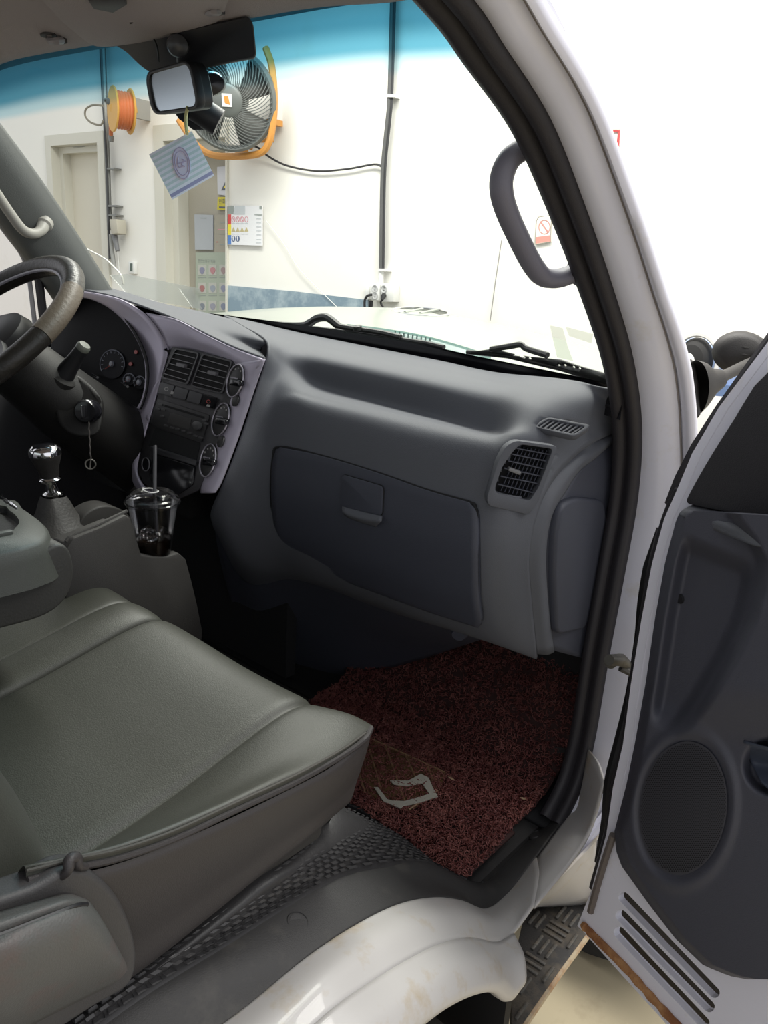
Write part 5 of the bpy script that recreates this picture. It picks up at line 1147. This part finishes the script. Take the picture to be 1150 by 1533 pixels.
mk('hub_label', prism([fc_+fax*.0865+fa[1]*a+fa[0]*b for a, b in ((-.028, -.03), (.028, -.03), (.028, .035), (-.028, .035))], fax*.002), wht_m, fan, smooth=False)
mk('hub_label_mark', prism([fc_+fax*.0885+fa[1]*a+fa[0]*b for a, b in ((-.018, -.02), (.012, -.012), (.016, .022), (-.008, .024))], fax*.001), org, fan, smooth=False)
for k in range(4):
    a0 = k*math.pi/2
    mk('blade', gridvf([[fpt(r, a0+s_*.95+(r*.8), -.02-.05*s_) for s_ in (0, .33, .66, 1)] for r in (.05, .10, .16, .22, .255)]), fdk, fan, sol=.003)
mk('motor', lathe([(.06, -.20), (.07, -.18), (.07, -.06), (.03, -.02)], fc_, fax, 20), fdk, fan)
bx = [(398, 72), (407, 100), (411, 150), (408, 190), (402, 215), (388, 230), (350, 234), (315, 231), (290, 212), (268, 180)]
mk('bracket', tube(cr([W3(x, y, .16) for x, y in bx], 4), .020, 8), org, fan)
for (a, b) in (((352, 225), (372, 225)), ((375, 222), (383, 205)), ((385, 210), (410, 209))):
    mk('bracket_bar', tube([W3(*a, .10), W3(*b, .04)], .014, 8), org, fan)
mk('wall_plate', wpoly([(404, 130), (414, 130), (414, 182), (404, 182)], .05, .05), wht_m, fan)
mk('brace', wpoly([(396, 178), (413, 178), (413, 187), (396, 187)], .08, .06), org, fan)
fcb = mk('fan_cable', tube(cr([W3(365, 214, .12), W3(378, 218, .08), W3(388, 222, .06), (W3(402, 234, .03)), W3(430, 248, .02), W3(474, 256, .02), W3(520, 253, .02), W3(560, 246, .02), W3(573, 250, .03)], 5), .006, 6), cable_m); tag(fcb, 'thin black cable sagging from the fan to the conduit', 'cable')
# hose reel
hr = thing('hose_reel', tuple(W3(185, 195, .1)), 'orange hose reel on the wall beside the pipe', 'hose reel')
rc0 = W3(182, 165, .20); rax_ = nrm(-WN*.90-WX*.36)
oy = mat('reel_yellow', (.62, .34, .07), .5); ored = mat('hose_orange', (.55, .16, .06), .5)
for s_ in (-.055, .055):
    mk('flange', lathe([(.135, -.006), (.14, 0), (.135, .006), (.0001, .008)], rc0+rax_*s_, rax_, 32), oy, hr)
for k in range(5):
    mk('hose_turn', tube([rc0+rax_*(-.04+.02*k)+.105*(math.cos(a)*V(0, 0, 1)+math.sin(a)*np.cross(rax_, V(0, 0, 1))) for a in np.linspace(0, 2*math.pi, 29)[:-1]], .0115, 6, closed=True), ored, hr)
mk('drum', lathe([(.095, -.055), (.095, .055)], rc0, rax_, 24), ored, hr)
mk('frame_arm', join(tube([rc0-rax_*.09, rc0-rax_*.09-V(0, 0, .0)+WN*.0+V(0, 0, .06), rc0+rax_*.05+V(0, 0, .06)], .014, 6)), oy, hr)
mk('wall_bracket', wpoly([(197, 147), (203, 146), (203, 176), (197, 176)], .12, .12), mat('bracket_grey', (.30, .29, .27), .5), hr)
mk('bracket_arm', tube([W3(199, 162, .10), rc0+rax_*.06], .03, 8), oy, hr)
mk('inlet', tube([W3(163, 152, .22), W3(172, 152, .22)], .022, 10), fdk, hr)
mk('hose_tail', tube([W3(166, 160, .20), W3(166, 185, .18), W3(166, 205, .15)], .014, 8), ored, hr)
mk('nozzle', tube([W3(166, 203, .15), W3(166.5, 212, .15)], [.020, .016], 10), pipe_m, hr)
mk('loop_hose', tube(cr([W3(154, 158, .12), W3(140, 157, .14), W3(129, 163, .16), W3(128, 174, .16), W3(136, 183, .15), W3(150, 187, .13), W3(155, 180, .12)], 5), .007, 6), mat('loop_grey', (.22, .20, .16), .5), hr)
# notices
def board(name, pts, h, lab, cat, m=None, group=None):
    return wtag(mk(name, wpoly(pts, h, .006), m or wht_m, smooth=False), lab, cat, group)
def flat(name, pts, h, m, parent): return mk(name, wpoly(pts, h, .0012), m, parent, smooth=False)
def wring(name, x, y, rx, ry, w, h, m, parent, n=18):
    return mk(name, ringprism([W3(x+rx*math.cos(t), y+ry*math.sin(t), h) for t in np.linspace(0, 6.2832, n+1)[:-1]], [W3(x+(rx-w)*math.cos(t), y+(ry-w)*math.sin(t), h) for t in np.linspace(0, 6.2832, n+1)[:-1]], WN*.001), m, parent, smooth=False)
paper_m = mat('paper_white', (.78, .78, .80), .6); gs_m = mat('print_grey', (.30, .33, .31), .6); gl_m = mat('print_light', (.55, .58, .60), .6)
red_p = mat('print_red', (.62, .06, .05), .5); yel_p = mat('print_yellow', (.80, .66, .04), .5); blu_p = mat('print_blue', (.08, .20, .52), .5); pnk_p = mat('print_pink', (.68, .32, .36), .6); dk_p = mat('print_dark', (.10, .11, .13), .6)
b = board('safety_board', [(341, 308), (392.5, 308), (392.5, 368), (341, 366.5)], .02, 'white safety board with red, yellow and blue tabs on the wall', 'sign', paper_m)
flat('header', [(341, 308), (350, 308), (350, 320), (341, 320)], .0215, gs_m, b); flat('header', [(352, 308), (367, 308), (367, 321), (349, 321)], .0215, gl_m, b)
flat('mark', [(381, 321), (392, 321), (392, 323), (381, 322)], .0215, gs_m, b); flat('mark', [(388.5, 308.5), (392, 308.5), (392, 313), (388.5, 313)], .0215, gs_m, b)
flat('tab_red', [(341, 321), (346, 321), (346, 336), (341, 336)], .0215, red_p, b); flat('tab_yellow', [(341, 336), (346, 336), (346, 352), (341, 352)], .0215, yel_p, b); flat('tab_blue', [(341, 352), (346, 352), (346, 366), (341, 366)], .0215, blu_p, b)
for k in range(4):
    x = 349.5+6.5*k
    wring('ban_sign', x, 328.5, 2.8, 4.6, .8, .0215, pnk_p, b)
    if k < 3: flat('ban_bar', [(x-1.8, 325.5), (x-1.2, 325), (x+1.8, 331.5), (x+1.2, 332)], .022, pnk_p, b)
    flat('caution_sign', [(x, 340), (x+3, 347), (x-3, 347)], .0215, mat('print_caution', (.52, .45, .25), .6) if k == 0 else bpy.data.materials['print_caution'], b)
    flat('caption', [(x-2.5, 334.2), (x+2.5, 334.2), (x+2.5, 335), (x-2.5, 335)], .0215, gl_m, b); flat('caption', [(x-2.5, 350), (x+2.5, 350), (x+2.5, 350.8), (x-2.5, 350.8)], .0215, gl_m, b)
    if k < 2:
        mk('order_sign', wpoly([(x+2.8*math.cos(t), 357.5+4.6*math.sin(t)) for t in np.linspace(0, 6.283, 17)[:-1]], .0215, .001), mat('print_navy', (.10, .14, .25), .5) if k == 0 else bpy.data.materials['print_navy'], b, smooth=False)
        flat('order_mark', [(x-1.2, 354.5), (x+.4, 354), (x+.6, 360), (x-.6, 361)], .022, paper_m, b)
for y in (327, 333, 339, 345, 351, 358, 363): flat('text_line', [(384, y), (391, y), (391, y+.9), (384, y+.9)], .0215, gl_m, b)
HD = -.13     # door leaf face of the second door
b = board('warning_notice', [(325, 250), (345, 248), (345, 294), (326, 291)], HD+.008, 'white notice with yellow warning triangle on the door', 'sign', mat('notice_lilac', (.52, .52, .56), .6))
flat('triangle', [(344, 258), (356, 284), (331, 285)], HD+.0095, dk_p, b); flat('triangle_fill', [(344, 264), (352, 281), (335, 281.5)], HD+.011, yel_p, b)
b = board('yellow_notice', [(326, 295), (346, 295), (346, 315), (325, 314)], HD+.008, 'yellow strip notice with black lettering on the door', 'sign', mat('notice_yellow', (.55, .47, .05), .6))
def ftext(s, px, py, hpx, h, m, parent, name='lettering'):
    cu = bpy.data.curves.new(name, 'FONT'); cu.body = s; cu.size = 1.0; cu.extrude = 0
    ob = bpy.data.objects.new(name, cu); COL.objects.link(ob)
    dg = bpy.context.evaluated_depsgraph_get(); me = bpy.data.meshes.new_from_object(ob.evaluated_get(dg)); bpy.data.objects.remove(ob, do_unlink=True)
    vs = [np.array(v.co) for v in me.vertices]; fs = [tuple(p.vertices) for p in me.polygons]
    if not vs: return None
    p0 = W3(px, py, h); sc = np.linalg.norm(W3(px, py-hpx, h)-p0)
    mat_ = m
    return mk(name, ([p0+WX*v[0]*sc+V(0, 0, 1)*v[1]*sc for v in vs], fs), mat_, parent, smooth=False, recalc=False)
ftext('인화', 327.5, 305, 9, HD+.0095, dk_p, b); flat('caption', [(328, 309), (344, 309.5), (344, 312), (328, 311.5)], HD+.0095, dk_p, b)
b = board('paper_sheet', [(291, 321), (319, 322), (319, 374), (292, 374)], HD+.008, 'plain pale blue paper sheet taped on the door', 'paper', mat('paper_blue', (.42, .44, .47), .6))
flat('heading', [(300, 326), (309, 326), (309, 327), (300, 327)], HD+.0095, gs_m, b)
b = board('beige_notice', [(321, 322), (345, 322), (345, 378), (321, 378)], HD+.008, 'beige notice with small red marks beside the paper sheet', 'sign', mat('paper_beige', (.37, .34, .28), .6))
for (y, x0, x1, m_) in ((333, 329, 337, gs_m), (343, 326, 345, pnk_p), (350, 328, 345, gs_m), (362, 324, 326, red_p), (366, 329, 345, gs_m)): flat('text_line', [(x0, y), (x1, y), (x1, y+1), (x0, y+1)], HD+.0095, m_, b)
b = board('safety_poster', [(293, 378), (346, 378), (346, 480), (293, 480)], HD+.008, 'pale green safety poster with rows of framed pictures on the door', 'poster', mat('poster_green', (.37, .41, .34), .6))
ftext('안전보호구 착용', 296, 392, 6, HD+.0095, gs_m, b)
pcs = [(.24, .24, .34), (.45, .22, .24), (.34, .25, .25), (.36, .16, .16), (.30, .33, .38), (.26, .27, .36), (.2, .22, .26), (.3, .3, .36), (.22, .24, .32)]
for r in range(3):
    for c in range(3):
        x, y = 302.5+c*16, 404+r*27; k = r*3+c
        fr_ = flat('picture', [(x-6, y-8), (x+6, y-8), (x+6, y+8), (x-6, y+8)], HD+.0095, mat('pic_bg', (.46, .46, .42), .6) if k == 0 else bpy.data.materials['pic_bg'], b)
        mk('figure', wpoly([(x+4*math.cos(t)*(1-.3*math.sin(t)), y+1+5.5*math.sin(t)) for t in np.linspace(0, 6.283, 9)[:-1]], HD+.0108, .001), mat('pic_%d' % k, pcs[k], .6), fr_, smooth=False)
        flat('caption', [(x-6, y+10.5), (x+6, y+10.5), (x+6, y+11.7), (x-6, y+11.7)], HD+.0095, gs_m, b)
# wall signs behind the pillar
b = board('no_smoking_sign', [(803, 328), (826, 324), (825, 362), (801, 366)], .01, 'faint white prohibition sign with red footer seen through the grab handle', 'sign', mat('sign_white', (.80, .79, .74), .6))
wring('ring', 815, 340, 9, 11, 1.3, .0115, mat('faint_red', (.55, .25, .22), .6), b); flat('bar', [(808, 332), (810, 331), (822, 348), (820, 349)], .0118, bpy.data.materials['faint_red'], b)
mk('outline', tube([W3(x, y, .011) for x, y in [(801, 366), (803, 331), (806, 325), (826, 322), (824, 362), (801, 366)]], .0028, 5), mat('faint_grey', (.38, .35, .30), .6), b)
flat('footer', [(802, 355), (825, 352), (825, 362), (802, 365)], .0115, mat('faint_pink', (.62, .26, .22), .6), b)
b = board('red_frame_sign', [(850, 194), (928, 195), (924, 250), (850, 250)], .01, 'white wall sign with red border behind the front pillar', 'sign', mat('sign_cream', (.80, .78, .72), .6))
mk('border', tube([W3(x, y, .012) for x, y in [(850, 196), (927, 196), (923, 250)]], .008, 5), mat('border_red', (.45, .06, .06), .5), b)
# galvanised panel low on the wall
bp_ = board('metal_panel', [(340, 427), (440, 436), (551, 449), (551, 500), (340, 500)], .012, 'blue grey galvanised sheet on the lower wall', 'panel', mat('galvanised', (.22, .30, .36), .35, .3, var=(7, .5, (.42, .50, .54))))
wr = mk('thin_wire', tube(cr([W3(398, 330, .02), W3(425, 365, .02), W3(450, 405, .02), W3(505, 460, .02)], 4), .002, 5), wht_m); tag(wr, 'thin pale wire drooping from the safety board', 'wire')
wr = mk('thin_wire', tube([W3(751, 360, .02), W3(742, 420, .02), W3(734, 480, .02)], .003, 5), mat('wire_grey', (.30, .29, .27), .6)); tag(wr, 'thin grey wire hanging on the wall right of the sockets', 'wire')
# ---------------------------------------------------------------- white car parked in front
car = thing('white_car', (-.3, 2.3, GZ), 'white parked car seen over the dashboard with round roof emblem', 'car')
carp_m = mat('car_white', (.30, .32, .285), .35, coat=.2)
far = [(250, 500), (340, 484), (390, 468), (440, 462), (500, 459), (560, 459), (640, 462), (700, 473), (780, 489), (850, 507), (920, 529), (975, 552)]
CF = [U(x, y, Y=2.75) for x, y in far]
def crow(y, dz): return [V(p[0]*(.93 if y < 1.9 else 1.0)-(2.75-y)*.02, y, p[2]+dz) for p in CF]
mk('roof', patch([[p+V(0, .12, -.10) for p in CF], [p+V(0, .05, -.02) for p in CF], crow(2.6, -.002), crow(2.3, -.022), crow(2.0, -.045), crow(1.82, -.062), crow(1.74, -.08)], 4, 4), carp_m, car)
mk('side_glass', patch([crow(1.735, -.085), crow(1.66, -.20), crow(1.60, -.42)], 4, 3), mat('car_glass_teal', (.06, .16, .15), .12, .2), car)
nb = len(CF)
mk('body_side', patch([crow(1.60, -.42), [V(p[0]*1.12, 1.56, .2) for p in CF], [V(p[0]*1.12, 1.56, -.1) for p in CF], [V(p[0]*1.1, 1.60, GZ+.2) for p in CF]], 3, 3), carp_m, car)
mk('far_side', patch([[p+V(0, .12, -.10) for p in CF], [V(p[0]*1.12, 2.95, .2) for p in CF], [V(p[0]*1.12, 2.95, GZ+.2) for p in CF]], 3, 3), carp_m, car)
epl = U(630, 461.5, Y=2.75)+V(0, -.15, -.002); epn = nrm(V(.07, -.0667, 1))
def eq_(x, y, h=0.0): return UPL(x, y, epl+V(0, 0, .004+h), epn)
def ep(t, k=1.0, h=0.0): return eq_(630+42*k*math.cos(t), 467+6.0*k*math.sin(t)+2.5*k*math.cos(t), h)
ed = mat('emblem_grey', (.05, .055, .045), .4, .3)
TT = np.linspace(0, 6.2832, 33)[:-1]
mk('emblem', prism([ep(t, .96, .0) for t in TT], (0, .0, -.008)), ed, car)
mk('emblem_rim', tube([ep(t, 1.0, .002) for t in TT], .005, 6, closed=True), chrome_m, car)
for k in (-.42, .12):
    mk('emblem_bar', tube([eq_(630+42*k-6, 469.5+2.5*k, .002), eq_(630+42*k+20, 464+2.5*k, .002)], .008, 6), carp_m, car)
for (x0, x1) in ((-1.1, -.8), (.5, .8)):
    mk('wheel', lathe([(.18, -.09), (.29, -.09), (.31, -.06), (.31, .06), (.29, .09), (.18, .09)], V(x0*1.2, 1.68, GZ+.31), (0, 1, 0), 28), tire_m, car)
tr_m = mat('teal_reflection', (.045, .12, .105), .3)  # teal reflection at the car's near edge, painted on as a strip
lip = mk('teal_reflection_strip', patch([[U(x, y, Y=1.70) for x, y in [(520, 485), (570, 491), (630, 501), (690, 517), (735, 532)]], [U(x, y, Y=1.66) for x, y in [(520, 500), (570, 509), (630, 522), (690, 536), (735, 545)]]], 5, 4), tr_m, car, sol=.004)
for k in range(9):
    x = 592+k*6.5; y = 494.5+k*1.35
    mk('rib', tube([U(x, y+1.5, Y=1.655), U(x-.5, y+9, Y=1.645)], .0022, 5), mat('teal_reflection_lines', (.012, .04, .036), .4) if k == 0 else bpy.data.materials['teal_reflection_lines'], lip)  # dark lines of the same reflection, drawn as thin tubes
# blue car glimpsed between pillar and door
bc = thing('blue_car', tuple(U(1045, 640, Y=2.95)), 'pale blue car with dark wheel glimpsed beside the outside mirror', 'car')
def bq(x, y, Y=2.95): return U(x, y, Y=Y)
blc = mat('blue_car_paint', (.36, .47, .70), .3, coat=.3)
mk('body', prism([bq(*p) for p in [(960, 502), (1010, 505), (1075, 511), (1160, 520), (1160, 596), (1060, 590), (960, 580)]], (0, .15, 0)), blc, bc, bev=.03, seg=3)
mk('wheel', lathe([(.02, .06), (.06, .05), (.075, .03), (.085, 0), (.0001, 0)], bq(1040, 540), (0, -1, 0), 26, sx=.8), tire_m, bc)
mk('hub_cap', lathe([(.0001, .065), (.03, .06), (.035, .055)], bq(1038, 541), (0, -1, 0), 20, sx=.8), wht_m, bc)
mk('arch', tube([bq(1040, 541, 2.92)+.098*(math.cos(t)*V(.85, 0, 0)+math.sin(t)*V(0, 0, 1)) for t in np.linspace(-.2, 3.3, 18)], .010, 6), wht_m, bc)
mk('bumper', prism([bq(*p, 2.93) for p in [(1060, 574), (1160, 584), (1160, 600), (1060, 592)]], (0, .1, 0)), mat('bumper_blue', (.16, .24, .42), .4), bc)
